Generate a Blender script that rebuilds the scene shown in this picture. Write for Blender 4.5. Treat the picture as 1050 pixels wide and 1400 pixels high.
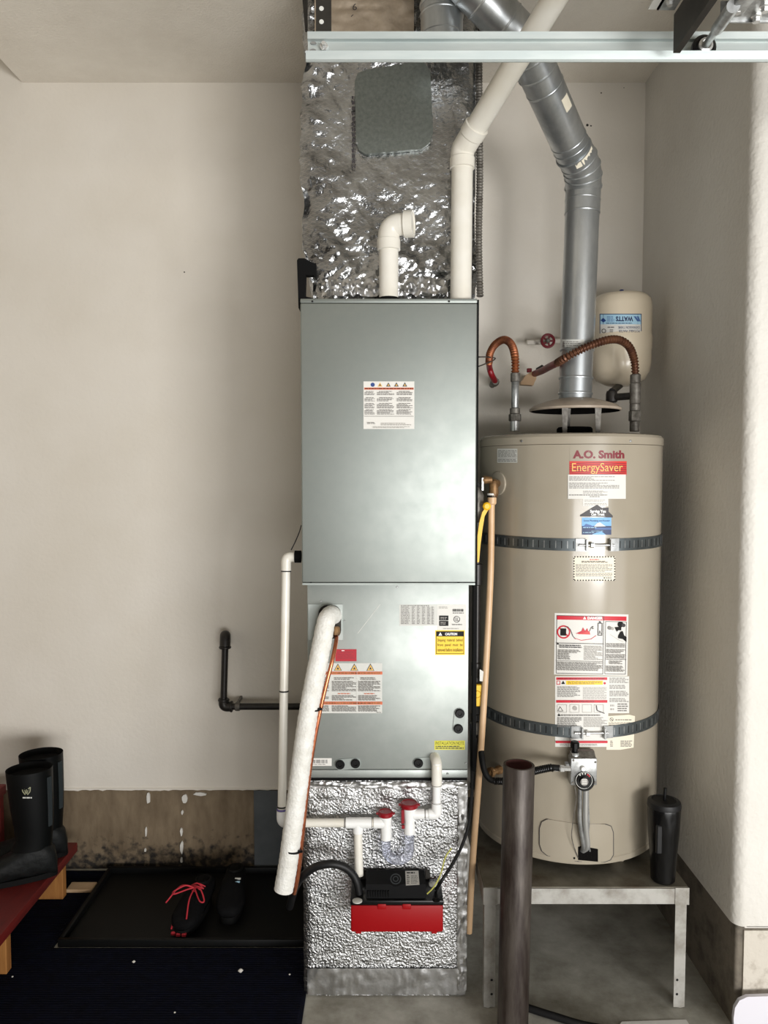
import bpy, bmesh, math, random
from math import pi, sin, cos, tan, atan2, radians as R
from mathutils import Vector as V, Matrix, noise as NZ
for o in list(bpy.data.objects): bpy.data.objects.remove(o)
random.seed(7)
scene = bpy.context.scene
C = scene.collection
# ---------------------------------------------------------------- camera
F = 1050.0; CZ = 1.645; PIT = math.atan(55 / 1050)
cam = bpy.data.cameras.new('camera'); co = bpy.data.objects.new('camera', cam); C.objects.link(co)
co.location = (0, 0, CZ); co.rotation_euler = (pi / 2 - PIT, 0, 0)
cam.sensor_fit = 'VERTICAL'; cam.sensor_height = 36; cam.lens = 36 * F / 1400; cam.clip_start = .02
scene.camera = co
# ---------------------------------------------------------------- world, daylight, exposure
w = bpy.data.worlds.new('world'); scene.world = w; w.use_nodes = True
w.node_tree.nodes['Background'].inputs[0].default_value = (.80, .88, 1, 1)
w.node_tree.nodes['Background'].inputs[1].default_value = .05
def area(name, loc, target, sx, sy, power, col=(1, 1, 1), spread=180):
    l = bpy.data.lights.new(name, 'AREA'); l.shape = 'RECTANGLE'; l.size = sx; l.size_y = sy
    l.energy = power; l.color = col; l.spread = R(spread)
    o = bpy.data.objects.new(name, l); C.objects.link(o); o.location = loc
    o.rotation_euler = (V(target) - V(loc)).to_track_quat('-Z', 'Y').to_euler()
    return o
area('daylight_garage_opening', (.95, -2.6, .75), (.3, 3, 2.2), 2.0, 1.2, 70, (1, .99, .975), 140)
area('daylight_wide_opening', (2.6, -2.2, .80), (-.5, 3.1, 2.4), 1.5, 1.3, 108, (1, .99, .975), 120)
area('daylight_side_opening', (3.0, .7, .6), (1.6, 2.2, .6), 1.4, 1.0, 6, (1, .99, .98), 130)
vs = scene.view_settings
vs.view_transform = 'Standard'; vs.look = 'None'; vs.gamma = 1; vs.exposure = -0.32; vs.use_curve_mapping = False
# ---------------------------------------------------------------- projection helpers (photo pixel + distance -> place)
SA, CA = sin(PIT), cos(PIT)
def ray(px, py):
    dx, dy = (px - 525) / F, (700 - py) / F
    return V((dx, dy * SA + CA, dy * CA - SA))
def P(px, py, Y):
    d = ray(px, py); t = Y / d.y
    return V((d.x * t, Y, CZ + d.z * t))
def onz(px, py, z):
    d = ray(px, py); t = (z - CZ) / d.z
    return V((d.x * t, d.y * t, z))
def plane(Y): return lambda px, py: (P(px, py, Y), V((0, -1, 0)))
def cylmap(cx, cy, r):
    def f(px, py):
        d = ray(px, py); a = d.x**2 + d.y**2; b = -2 * (d.x * cx + d.y * cy); c = cx**2 + cy**2 - r * r
        q = max(b * b - 4 * a * c, 0); t = (-b - math.sqrt(q)) / (2 * a)
        p = V((d.x * t, d.y * t, CZ + d.z * t))
        return p, V((p.x - cx, p.y - cy, 0)).normalized()
    return f
def px2m(n, Y): return n * Y / F
# ---------------------------------------------------------------- materials
def lin(c):
    c = c / 255
    return c / 12.92 if c <= .04045 else ((c + .055) / 1.055)**2.4
def rgb(r, g, b): return (lin(r), lin(g), lin(b), 1)
MATS = {}
def mat(name, col, rough=.5, metal=0, col2=None, vs=8, vd=4, lo=.35, hi=.65, bump=0, bs=40, bdist=.002, kind='noise', stretch=(1, 1, 1), rvar=0, coat=0, spec=.5, trans=0, alpha=1):
    m = bpy.data.materials.new(name); m.use_nodes = True; nt = m.node_tree; N = nt.nodes; L = nt.links
    b = N['Principled BSDF']; b.inputs['Base Color'].default_value = col; b.inputs['Roughness'].default_value = rough
    b.inputs['Metallic'].default_value = metal; b.inputs['Specular IOR Level'].default_value = spec
    if coat: b.inputs['Coat Weight'].default_value = coat; b.inputs['Coat Roughness'].default_value = .1
    if trans: b.inputs['Transmission Weight'].default_value = trans; b.inputs['IOR'].default_value = 1.3
    tc = N.new('ShaderNodeTexCoord'); mp = N.new('ShaderNodeMapping'); mp.inputs['Scale'].default_value = stretch
    L.new(tc.outputs['Object'], mp.inputs[0])
    if col2:
        n = N.new('ShaderNodeTexNoise'); n.inputs['Scale'].default_value = vs; n.inputs['Detail'].default_value = vd; n.inputs['Roughness'].default_value = .65
        L.new(mp.outputs[0], n.inputs[0])
        r = N.new('ShaderNodeMapRange'); r.inputs[1].default_value = lo; r.inputs[2].default_value = hi; L.new(n.outputs[0], r.inputs[0])
        mx = N.new('ShaderNodeMix'); mx.data_type = 'RGBA'; mx.inputs[6].default_value = col; mx.inputs[7].default_value = col2
        L.new(r.outputs[0], mx.inputs[0]); L.new(mx.outputs[2], b.inputs['Base Color'])
        if rvar:
            r2 = N.new('ShaderNodeMapRange'); r2.inputs[3].default_value = rough - rvar; r2.inputs[4].default_value = rough + rvar
            L.new(n.outputs[0], r2.inputs[0]); L.new(r2.outputs[0], b.inputs['Roughness'])
    if bump:
        if kind == 'voronoi':
            t = N.new('ShaderNodeTexVoronoi'); t.feature = 'SMOOTH_F1'
        elif kind == 'wave':
            t = N.new('ShaderNodeTexWave'); t.inputs['Distortion'].default_value = 0
        else:
            t = N.new('ShaderNodeTexNoise'); t.inputs['Detail'].default_value = 3
        t.inputs['Scale'].default_value = bs; L.new(mp.outputs[0], t.inputs[0])
        bp = N.new('ShaderNodeBump'); bp.inputs['Strength'].default_value = bump; bp.inputs['Distance'].default_value = bdist
        L.new(t.outputs[0], bp.inputs['Height']); L.new(bp.outputs[0], b.inputs['Normal'])
    MATS[name] = m
    return m
wallm = mat('painted_plaster', rgb(222, 216, 206), .75, 0, rgb(215, 208, 196), 1.6, 3, bump=.35, bs=55, bdist=.004)
wallwhite = mat('painted_plaster_white', rgb(222, 219, 212), .75, 0, rgb(214, 210, 202), 2, 3, bump=.6, bs=60, bdist=.005)
ceilm = mat('sprayed_ceiling', rgb(234, 228, 217), .85, 0, rgb(224, 217, 205), 3, 5, bump=.7, bs=120, bdist=.004)
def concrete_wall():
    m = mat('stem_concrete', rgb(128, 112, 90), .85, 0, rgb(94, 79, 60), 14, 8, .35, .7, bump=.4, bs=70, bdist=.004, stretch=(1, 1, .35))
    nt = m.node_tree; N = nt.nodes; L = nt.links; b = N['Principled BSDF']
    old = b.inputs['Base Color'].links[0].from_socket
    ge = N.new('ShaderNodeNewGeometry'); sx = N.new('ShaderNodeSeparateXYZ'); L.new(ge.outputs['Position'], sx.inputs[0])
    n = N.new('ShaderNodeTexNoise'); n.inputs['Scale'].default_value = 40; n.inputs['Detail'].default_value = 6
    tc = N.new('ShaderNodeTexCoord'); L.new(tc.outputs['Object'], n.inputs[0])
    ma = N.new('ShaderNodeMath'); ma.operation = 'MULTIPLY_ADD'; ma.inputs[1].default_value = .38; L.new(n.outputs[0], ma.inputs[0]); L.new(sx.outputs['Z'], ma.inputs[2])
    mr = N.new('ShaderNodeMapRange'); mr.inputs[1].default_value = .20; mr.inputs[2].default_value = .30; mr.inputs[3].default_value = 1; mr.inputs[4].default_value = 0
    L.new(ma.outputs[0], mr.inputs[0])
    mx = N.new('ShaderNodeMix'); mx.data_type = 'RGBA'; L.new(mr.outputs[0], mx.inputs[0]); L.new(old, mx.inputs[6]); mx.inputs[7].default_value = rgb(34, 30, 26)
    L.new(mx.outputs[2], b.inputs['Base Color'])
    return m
stemm = concrete_wall()
stemlight = mat('stem_concrete_pale', rgb(205, 198, 186), .85, 0, rgb(160, 150, 136), 22, 8, .5, .72, bump=.5, bs=70, bdist=.004)
stemgrey = mat('stem_concrete_grey', rgb(120, 112, 100), .85, 0, rgb(70, 64, 56), 10, 8, .45, .7, bump=.5, bs=60, bdist=.004)
floorm = mat('floor_concrete', rgb(186, 184, 174), .6, 0, rgb(122, 118, 106), 5, 9, .35, .68, bump=.25, bs=30, bdist=.003, rvar=.15)
galv = mat('galvanised_sheet', rgb(154, 159, 155), .51, .86, rgb(150, 156, 152), 16, 5, bump=.03, bs=6, bdist=.004, rvar=.06)
galv2 = mat('galvanised_sheet_pale', rgb(176, 181, 177), .52, .8, rgb(166, 172, 168), 10, 4, bump=.03, bs=5, bdist=.004, rvar=.06)
galvd = mat('galvanised_patch', rgb(128, 133, 128), .5, .85, rgb(112, 117, 112), 90, 4, bump=.1, bs=250, bdist=.001)
duct = mat('duct_steel', rgb(204, 207, 208), .34, .85, rgb(160, 165, 168), 9, 5, .35, .7, stretch=(1, 1, .3), rvar=.08, bump=.05, bs=9, bdist=.003)
track = mat('track_steel', rgb(200, 207, 205), .48, .7, rgb(182, 191, 190), 30, 3, stretch=(.15, 1, 1), rvar=.06)
steel = mat('zinc_steel', rgb(178, 180, 180), .36, .6, rgb(128, 128, 126), 30, 5, rvar=.1)
white_steel = mat('chrome_steel', rgb(205, 205, 203), .25, .65)
darksteel = mat('dark_strut_steel', rgb(48, 45, 40), .55, .3, rgb(38, 35, 30), 20, 3)
def foil(name, col, rough, bump, bs, bdist, scrim, col2):
    m = mat(name, col, rough, 1, col2, 6, 5, .35, .7, bump=bump, bs=bs, bdist=bdist)
    if scrim:
        nt = m.node_tree; N = nt.nodes; L = nt.links; b = N['Principled BSDF']; old = b.inputs['Base Color'].links[0].from_socket
        tc = N.new('ShaderNodeTexCoord'); last = None
        for ang in (62, -62, 90):
            mp = N.new('ShaderNodeMapping'); mp.inputs['Rotation'].default_value = (0, R(ang), 0); L.new(tc.outputs['Object'], mp.inputs[0])
            wv = N.new('ShaderNodeTexWave'); wv.inputs['Scale'].default_value = 26; wv.inputs['Distortion'].default_value = .6; wv.inputs['Detail'].default_value = 1; L.new(mp.outputs[0], wv.inputs[0])
            th = N.new('ShaderNodeMapRange'); th.inputs[1].default_value = .95; th.inputs[2].default_value = .99; L.new(wv.outputs[1], th.inputs[0])
            if last is None: last = th.outputs[0]
            else:
                a = N.new('ShaderNodeMath'); a.operation = 'MAXIMUM'; L.new(last, a.inputs[0]); L.new(th.outputs[0], a.inputs[1]); last = a.outputs[0]
        mk = N.new('ShaderNodeMath'); mk.operation = 'MULTIPLY'; mk.inputs[1].default_value = .3; L.new(last, mk.inputs[0])
        mx = N.new('ShaderNodeMix'); mx.data_type = 'RGBA'; mx.inputs[7].default_value = rgb(225, 222, 216)
        L.new(mk.outputs[0], mx.inputs[0]); L.new(old, mx.inputs[6]); L.new(mx.outputs[2], b.inputs['Base Color'])
    return m
foilp = foil('foil_wrap', rgb(196, 198, 200), .25, .6, 60, .007, True, rgb(120, 120, 120))
foilb = foil('foil_bubble', rgb(206, 206, 206), .30, .75, 135, .008, False, rgb(180, 180, 180))
foiltape = foil('foil_tape', rgb(214, 214, 214), .34, .3, 30, .006, False, rgb(185, 185, 185))
foilw = mat('foil_facing_tan', rgb(186, 170, 150), .55, .3, rgb(160, 145, 126), 9, 5, bump=.7, bs=14, bdist=.02)
pvc = mat('white_pvc', rgb(232, 229, 220), .32, 0, rgb(222, 217, 204), 6, 3)
pvcw = mat('bright_pvc', rgb(238, 238, 236), .3)
purple = mat('purple_primer', rgb(96, 84, 150), .5)
clear = mat('clear_plastic', rgb(225, 228, 240), .12, 0, trans=.85)
tan_pipe = mat('tan_cpvc', rgb(214, 180, 142), .4, 0, rgb(200, 164, 124), 7, 3)
black = mat('black_rubber', rgb(17, 17, 18), .5, spec=.35)
blackgloss = mat('black_plastic', rgb(12, 12, 13), .3, spec=.3)
blackmat = mat('black_matte', rgb(10, 10, 10), .75, spec=.15)
iron = mat('black_iron', rgb(30, 28, 27), .42, .3, rgb(46, 42, 38), 40, 4)
castiron = mat('grey_cast_fitting', rgb(128, 124, 117), .5, .4, rgb(76, 71, 64), 40, 5)
copper = mat('copper', rgb(205, 128, 92), .28, .9, rgb(176, 100, 70), 14, 3)
flexcop = mat('aged_copper_flex', rgb(156, 92, 54), .45, .5, rgb(106, 54, 34), 22, 4)
flexdark = mat('dark_copper_flex', rgb(112, 74, 52), .45, .5, rgb(80, 48, 34), 22, 4)
redpaint = mat('red_tint', rgb(150, 26, 36), .4, 0, rgb(112, 22, 26), 22, 4)
brass = mat('brass', rgb(150, 116, 76), .5, .5, rgb(92, 66, 42), 30, 4)
insul = mat('white_tube_wrap', rgb(236, 235, 230), .6, 0, rgb(220, 218, 210), 30, 4, bump=.5, bs=170, bdist=.003, kind='voronoi')
red = mat('red_plastic', rgb(148, 4, 11), .5, spec=.25)
capred = mat('dark_red_cap', rgb(136, 12, 26), .35)
yellow = mat('yellow_plastic', rgb(246, 190, 26), .4)
brassy = mat('yellow_valve_body', rgb(214, 170, 40), .4, .3)
enamel = mat('beige_enamel', rgb(164, 155, 139), .25, 0, rgb(158, 149, 132), 3, 3, coat=.35)
enamel_hood = mat('hood_enamel', rgb(172, 158, 142), .4, 0, rgb(134, 118, 102), 10, 5, .5, .8)
flatblack = mat('flat_black_inside', rgb(14, 12, 11), .9, spec=.1)  # plain flat black for hood underside, flue collar and burner opening
cream = mat('cream_enamel', rgb(226, 213, 190), .3, 0, rgb(218, 204, 180), 3, 3, coat=.25)
blue = mat('blue_cap', rgb(24, 52, 128), .4)
standm = mat('weathered_stand_steel', rgb(176, 174, 168), .55, .35, rgb(128, 122, 112), 12, 7, .4, .7, rvar=.1)
standtop = mat('weathered_stand_top', rgb(128, 124, 112), .55, .3, rgb(84, 74, 60), 7, 7, .38, .66, rvar=.12)
rust = mat('rusty_pipe', rgb(84, 77, 71), .48, .35, rgb(40, 29, 24), 26, 9, .36, .62, bump=.35, bs=60, bdist=.002, stretch=(1, 1, .14), rvar=.12)
rustin = mat('rusty_pipe_inside', rgb(70, 32, 26), .8)
redwood = mat('red_painted_wood', rgb(108, 20, 16), .6, 0, rgb(82, 14, 12), 6, 5, stretch=(3, .6, 3), bump=.15, bs=20)
wood = mat('pine_wood', rgb(162, 110, 54), .7, 0, rgb(136, 86, 38), 10, 5, stretch=(4, 4, .5))
woodp = mat('pale_wood', rgb(196, 168, 134), .7, 0, rgb(176, 146, 112), 10, 5)
matm = mat('navy_ribbed_mat', rgb(13, 16, 32), .9, 0, rgb(11, 12, 22), 30, 4, spec=.12)
traym = mat('black_tray', rgb(9, 10, 10), .5, 0, rgb(13, 13, 13), 30, 4, spec=.18)
bootm = mat('black_boot_rubber', rgb(6, 8, 8), .5, spec=.2)
bootg = mat('grey_boot_foot', rgb(24, 26, 26), .55, 0, rgb(11, 12, 12), 18, 4, bump=.5, bs=25, bdist=.008, spec=.2)
bootstripe = mat('boot_stripe', rgb(44, 50, 52), .45)
shoem = mat('black_shoe_fabric', rgb(7, 7, 8), .8, 0, rgb(11, 11, 12), 60, 2, bump=.3, bs=200, spec=.12)
lace = mat('red_lace', rgb(188, 40, 54), .7)
paper = mat('white_label', rgb(222, 220, 214), .5, spec=.35)
paperg = mat('grey_white_label', rgb(206, 206, 200), .45)
papercream = mat('cream_label', rgb(232, 224, 204), .5)
ink = mat('black_ink', rgb(28, 27, 27), .6, spec=.2)
inkg = mat('grey_ink', rgb(120, 116, 112), .5)
inkl = mat('pale_ink', rgb(168, 164, 158), .5)
orange = mat('orange_ink', rgb(206, 104, 66), .5)
tri = mat('amber_ink', rgb(222, 178, 92), .5)
inkred = mat('red_ink', rgb(198, 28, 48), .5)
inkdred = mat('maroon_ink', rgb(120, 28, 40), .45)
redband = mat('red_band_ink', rgb(206, 50, 44), .45)
gold = mat('gold_ink', rgb(232, 188, 106), .5)
yel = mat('yellow_label', rgb(248, 204, 30), .45)
yel2 = mat('lime_label', rgb(212, 206, 64), .5)
inkblue = mat('blue_ink', rgb(34, 66, 130), .5)
skyblue = mat('sky_ink', rgb(120, 176, 226), .5)
midblue = mat('mid_blue_ink', rgb(70, 104, 160), .5)
navy = mat('navy_ink', rgb(40, 58, 98), .5)
charcoal = mat('charcoal_ink', rgb(58, 54, 56), .5)
paleblue = mat('pale_blue_ink', rgb(168, 208, 230), .5)
whiteink = mat('white_ink', rgb(242, 242, 240), .5)
boardm = mat('pale_board', rgb(222, 220, 228), .5)
strapm = mat('strap_steel', rgb(104, 110, 112), .42, .75, rgb(86, 92, 94), 30, 4)
doorm = mat('door_steel', rgb(205, 203, 198), .5)
# ---------------------------------------------------------------- mesh builder
class M:
    def __init__(s): s.v = []; s.f = []; s.m = []; s.parts = []
    def add(s, vs, fs, mi=0):
        k = len(s.v); s.v += [V(p) for p in vs]; s.parts.append((k, len(s.v), len(s.f), len(s.f) + len(fs)))
        for f in fs: s.f.append([i + k for i in f]); s.m.append(mi)
        return s
    def box(s, x0, x1, y0, y1, z0, z1, mi=0):
        vs = [(x, y, z) for z in (z0, z1) for y in (y0, y1) for x in (x0, x1)]
        return s.add(vs, [(0, 2, 3, 1), (4, 5, 7, 6), (0, 1, 5, 4), (2, 6, 7, 3), (0, 4, 6, 2), (1, 3, 7, 5)], mi)
    def rbox(s, x0, x1, y0, y1, z0, z1, b=.005, seg=2, mi=0):
        bm = bmesh.new(); bmesh.ops.create_cube(bm, size=1)
        for v in bm.verts:
            v.co = V((x0 + (v.co.x + .5) * (x1 - x0), y0 + (v.co.y + .5) * (y1 - y0), z0 + (v.co.z + .5) * (z1 - z0)))
        bmesh.ops.bevel(bm, geom=list(bm.edges), offset=b, segments=seg, profile=.5, affect='EDGES')
        bm.verts.index_update(); s.add([v.co for v in bm.verts], [[v.index for v in f.verts] for f in bm.faces], mi); bm.free()
        return s
    def prism(s, pts, axis, a0, a1, mi=0):
        # pts in the plane perpendicular to axis ('x': (y,z), 'y': (x,z), 'z': (x,y))
        def q(p, a): return {'x': (a, p[0], p[1]), 'y': (p[0], a, p[1]), 'z': (p[0], p[1], a)}[axis]
        n = len(pts)
        return s.add([q(p, a0) for p in pts] + [q(p, a1) for p in pts],
                     [list(range(n)), list(range(2 * n - 1, n - 1, -1))] + [(i, i + n, (i + 1) % n + n, (i + 1) % n) for i in range(n)], mi)
    def lathe(s, o, prof, n=32, axis=(0, 0, 1), mi=0, caps=True, sq=(1, 1)):
        o = V(o); ax = V(axis).normalized(); q = V((0, 0, 1)).rotation_difference(ax)
        vs = []; fs = []
        for r, z in prof:
            for i in range(n):
                a = 2 * pi * i / n; vs.append(o + q @ V((r * cos(a) * sq[0], r * sin(a) * sq[1], z)))
        k = len(prof)
        for j in range(k - 1):
            for i in range(n):
                i2 = (i + 1) % n; fs.append((j * n + i, j * n + i2, (j + 1) * n + i2, (j + 1) * n + i))
        if caps:
            if prof[0][0] > 1e-6: fs.append(list(range(n - 1, -1, -1)))
            if prof[-1][0] > 1e-6: fs.append([(k - 1) * n + i for i in range(n)])
        return s.add(vs, fs, mi)
    def tube(s, pts, r, n=16, mi=0, caps=True, sq=None):
        pts = [V(p) for p in pts]; k = len(pts)
        rr = r if isinstance(r, (list, tuple)) else [r] * k
        T = [(pts[min(i + 1, k - 1)] - pts[max(i - 1, 0)]).normalized() for i in range(k)]
        u = T[0].orthogonal().normalized() if abs(T[0].y) > .9 else T[0].cross(V((0, 1, 0))).normalized()
        vs = []; fs = []
        for i in range(k):
            if i: u = T[i - 1].rotation_difference(T[i]) @ u
            u = (u - T[i] * u.dot(T[i])).normalized(); w_ = T[i].cross(u)
            for j in range(n):
                a = 2 * pi * j / n; c, d = cos(a), sin(a)
                if sq: c *= sq[0]; d *= sq[1]
                vs.append(pts[i] + (u * c + w_ * d) * rr[i])
        for i in range(k - 1):
            for j in range(n):
                j2 = (j + 1) % n; fs.append((i * n + j, i * n + j2, (i + 1) * n + j2, (i + 1) * n + j))
        if caps: fs.append(list(range(n - 1, -1, -1))); fs.append([(k - 1) * n + j for j in range(n)])
        return s.add(vs, fs, mi)
    def grid(s, fn, nu, nv, mi=0):
        vs = [fn(i / nu, j / nv) for j in range(nv + 1) for i in range(nu + 1)]
        return s.add(vs, [(j * (nu + 1) + i, j * (nu + 1) + i + 1, (j + 1) * (nu + 1) + i + 1, (j + 1) * (nu + 1) + i) for j in range(nv) for i in range(nu)], mi)
    def arcband(s, c, r0, r1, z0, z1, t0, t1, n, mi=0):
        vs = []; fs = []
        for i in range(n + 1):
            t = t0 + (t1 - t0) * i / n; d = V((sin(t), -cos(t), 0))
            for r, z in ((r0, z0), (r1, z0), (r1, z1), (r0, z1)): vs.append(V((c[0], c[1], z)) + d * r)
        for i in range(n):
            for j in range(4): fs.append((4 * i + j, 4 * i + (j + 1) % 4, 4 * i + 4 + (j + 1) % 4, 4 * i + 4 + j))
        fs += [(0, 1, 2, 3), (4 * n + 3, 4 * n + 2, 4 * n + 1, 4 * n)]
        return s.add(vs, fs, mi)
def obj(name, mb, mats, parent=None, ang=35, fix=True):
    if not isinstance(mats, (list, tuple)): mats = [mats]
    me = bpy.data.meshes.new(name); vs = mb.v
    if parent is not None: off = wloc(parent)
    else:
        xs = [v.x for v in vs]; ys = [v.y for v in vs]; off = V(((min(xs) + max(xs)) / 2, (min(ys) + max(ys)) / 2, min(v.z for v in vs)))
    me.from_pydata([v - off for v in vs], [], mb.f); me.polygons.foreach_set('material_index', mb.m)
    for m in mats: me.materials.append(m)
    if fix:
        bm = bmesh.new(); bm.from_mesh(me); bmesh.ops.recalc_face_normals(bm, faces=bm.faces); bm.to_mesh(me); bm.free()
    me.shade_smooth(); me.set_sharp_from_angle(angle=R(ang)); me.update()
    o = bpy.data.objects.new(name, me); C.objects.link(o)
    if parent is not None: o.parent = parent
    else: o.location = off
    return o
def each(name, mb, mats, parent, ang=35):
    # every piece of a builder becomes a part of its own
    out = []
    for a, b, fa, fb in mb.parts:
        q = M(); q.v = mb.v[a:b]; q.f = [[i - a for i in f] for f in mb.f[fa:fb]]; q.m = mb.m[fa:fb]; out.append(obj(name, q, mats, parent, ang))
    return out
def wloc(o):
    p = V(o.location); q = o.parent
    while q: p = p + V(q.location); q = q.parent
    return p
def tag(o, label, cat, group=None):
    o['label'] = label; o['category'] = cat
    if group: o['group'] = group
    return o
def thing(name, label, cat, loc=(0, 0, 0), group=None):
    o = bpy.data.objects.new(name, None); C.objects.link(o); o.location = loc; o.empty_display_size = .05
    return tag(o, label, cat, group)
def struct(o): o['kind'] = 'structure'; return o
def one(name, mb, m, label, cat, group=None, ang=35): return tag(obj(name, mb, m, None, ang), label, cat, group)
def cat_rom(pts, k=8):
    pts = [V(p) for p in pts]; out = []
    q = [2 * pts[0] - pts[1]] + pts + [2 * pts[-1] - pts[-2]]
    for i in range(1, len(q) - 2):
        for j in range(k):
            t = j / k; a, b, c, d = q[i - 1:i + 3]
            out.append(.5 * ((2 * b) + (c - a) * t + (2 * a - 5 * b + 4 * c - d) * t * t + (3 * b - a - 3 * c + d) * t**3))
    return out + [pts[-1]]
def resample(pts, step):
    out = [pts[0]]; acc = 0
    for a, b in zip(pts, pts[1:]):
        l = (b - a).length
        while acc + l >= step:
            t = (step - acc) / l; a = a.lerp(b, t); l = (b - a).length; out.append(a); acc = 0
        acc += l
    return out
def fillet(pts, rad, k=6):
    pts = [V(p) for p in pts]; out = [pts[0]]
    for a, b, c in zip(pts, pts[1:], pts[2:]):
        u = (a - b).normalized(); v = (c - b).normalized()
        d = min(rad, (a - b).length * .49, (c - b).length * .49); p0 = b + u * d; p2 = b + v * d
        for j in range(k + 1):
            t = j / k; out.append(p0 * (1 - t)**2 + b * 2 * t * (1 - t) + p2 * t * t)
    return out + [pts[-1]]
def flex(mb, pts, r, pitch, depth, n=14, mi=0):
    q = resample(cat_rom(pts, 24), pitch / 6)
    return mb.tube(q, [r * (1 + depth * sin(2 * pi * i / 6)) for i in range(len(q))], n, mi)
def ring(mb, c, axis, r, h, tube_=.001, n=28, mi=0):
    ax = V(axis).normalized()
    return mb.lathe(V(c) - ax * h / 2, [(r - tube_ * 2, 0), (r, 0), (r + tube_, h * .3), (r + tube_, h * .7), (r, h), (r - tube_ * 2, h)], n, ax, mi, False)
# ---------------------------------------------------------------- printed labels: flat print on the surface that carries it
def text_mesh(txt, bold=False):
    cu = bpy.data.curves.new('t', 'FONT'); cu.body = txt; cu.align_x = 'LEFT'; cu.resolution_u = 3
    if bold: cu.offset = .05
    o = bpy.data.objects.new('t', cu); C.objects.link(o)
    dg = bpy.context.evaluated_depsgraph_get(); me = bpy.data.meshes.new_from_object(o.evaluated_get(dg))
    vs = [V(v.co) for v in me.vertices]; fs = [list(p.vertices) for p in me.polygons]
    bpy.data.objects.remove(o); bpy.data.curves.remove(cu); bpy.data.meshes.remove(me)
    return vs, fs
class Label:
    """everything in photo pixels, mapped onto the carrying surface; z = print layer"""
    def __init__(s, surf, warp=None, base=.0006): s.s = surf; s.mb = M(); s.mats = []; s.k = 0; s.base = base; s.warp = warp or (lambda x, y: (x, y)); s.thick = None
    def mi(s, m):
        if m not in s.mats: s.mats.append(m)
        return s.mats.index(m)
    def pt(s, x, y, lay=None):
        p, n = s.s(*s.warp(x, y)); return p + n * (s.base + .00012 * (s.k if lay is None else lay))
    def rect(s, x0, y0, x1, y1, m, k=True):
        nx = max(1, int(abs(x1 - x0) / 5)); ny = 1
        s.mb.grid(lambda u, v: s.pt(x0 + (x1 - x0) * u, y0 + (y1 - y0) * v), nx, ny, s.mi(m))
        if k: s.k += 1
        return s
    def poly(s, pts, m):
        xs0 = [p[0] for p in pts]; a, b = min(xs0), max(xs0)
        if b - a < 6: s.mb.add([s.pt(*p) for p in pts], [list(range(len(pts)))], s.mi(m)); s.k += 1; return s
        xs = sorted(set(xs0 + [a + (b - a) * i / max(2, int((b - a) / 4)) for i in range(1, max(2, int((b - a) / 4)))]))
        for x0, x1 in zip(xs, xs[1:]):
            if x1 - x0 < 1e-4: continue
            q = []
            for x in (x0 + (x1 - x0) * .001, x1 - (x1 - x0) * .001):
                ys = [ya + (yb - ya) * (x - xa) / (xb - xa) for (xa, ya), (xb, yb) in zip(pts, pts[1:] + pts[:1]) if xa != xb and min(xa, xb) <= x <= max(xa, xb)]
                q.append((x, min(ys), max(ys)))
            (xa, l0, h0), (xb, l1, h1) = q
            s.mb.add([s.pt(xa, l0), s.pt(xb, l1), s.pt(xb, h1), s.pt(xa, h0)], [(0, 1, 2, 3)], s.mi(m))
        s.k += 1; return s
    def tri(s, cx, cy, r, m): return s.poly([(cx - r, cy + r * .8), (cx + r, cy + r * .8), (cx, cy - r)], m)
    def disc(s, cx, cy, r, m, n=16): return s.poly([(cx + r * cos(2 * pi * i / n), cy + r * sin(2 * pi * i / n)) for i in range(n)], m)
    def ring(s, cx, cy, r, w_, m, n=20):
        for i in range(n):
            a, b = 2 * pi * i / n, 2 * pi * (i + 1) / n
            s.mb.add([s.pt(cx + q * cos(t), cy + q * sin(t)) for q, t in ((r, a), (r, b), (r - w_, b), (r - w_, a))], [(0, 1, 2, 3)], s.mi(m))
        s.k += 1; return s
    def line(s, pts, w_, m):
        for (x0, y0), (x1, y1) in zip(pts, pts[1:]):
            d = math.hypot(x1 - x0, y1 - y0) or 1; nx, ny = -(y1 - y0) / d * w_ / 2, (x1 - x0) / d * w_ / 2
            s.mb.add([s.pt(x0 + nx, y0 + ny), s.pt(x1 + nx, y1 + ny), s.pt(x1 - nx, y1 - ny), s.pt(x0 - nx, y0 - ny)], [(0, 1, 2, 3)], s.mi(m))
        s.k += 1; return s
    def frame(s, x0, y0, x1, y1, w_, m):
        for a in ((x0, y0, x1, y0 + w_), (x0, y1 - w_, x1, y1), (x0, y0, x0 + w_, y1), (x1 - w_, y0, x1, y1)): s.rect(*a, m, False)
        s.k += 1; return s
    def lines(s, x0, y0, x1, y1, n, m, fill=.42, short=.25, head=None):
        h = (y1 - y0) / n
        for i in range(n):
            x = x0; xe = x1 - (x1 - x0) * (random.random() * short if random.random() < .5 else 0)
            if i == 0 and head: xe = x1 - head; x = x0 + head
            while x < xe:
                wl = min(random.uniform(1.6, 5.5), xe - x)
                if wl > .5: s.rect(x, y0 + h * (i + .5 - fill / 2), x + wl, y0 + h * (i + .5 + fill / 2), m, False)
                x += wl + .7
        s.k += 1; return s
    def text(s, t, x0, y0, x1, y1, m, bold=False, flip=False):
        vs, fs = text_mesh(t, bold)
        ax, bx = min(v.x for v in vs), max(v.x for v in vs); ay, by = min(v.y for v in vs), max(v.y for v in vs)
        def q(v):
            u = (v.x - ax) / (bx - ax); w_ = (v.y - ay) / (by - ay)
            if flip: u, w_ = 1 - u, 1 - w_
            return s.pt(x0 + u * (x1 - x0), y1 + w_ * (y0 - y1))
        s.mb.add([q(v) for v in vs], fs, s.mi(m)); s.k += 1; return s
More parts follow.
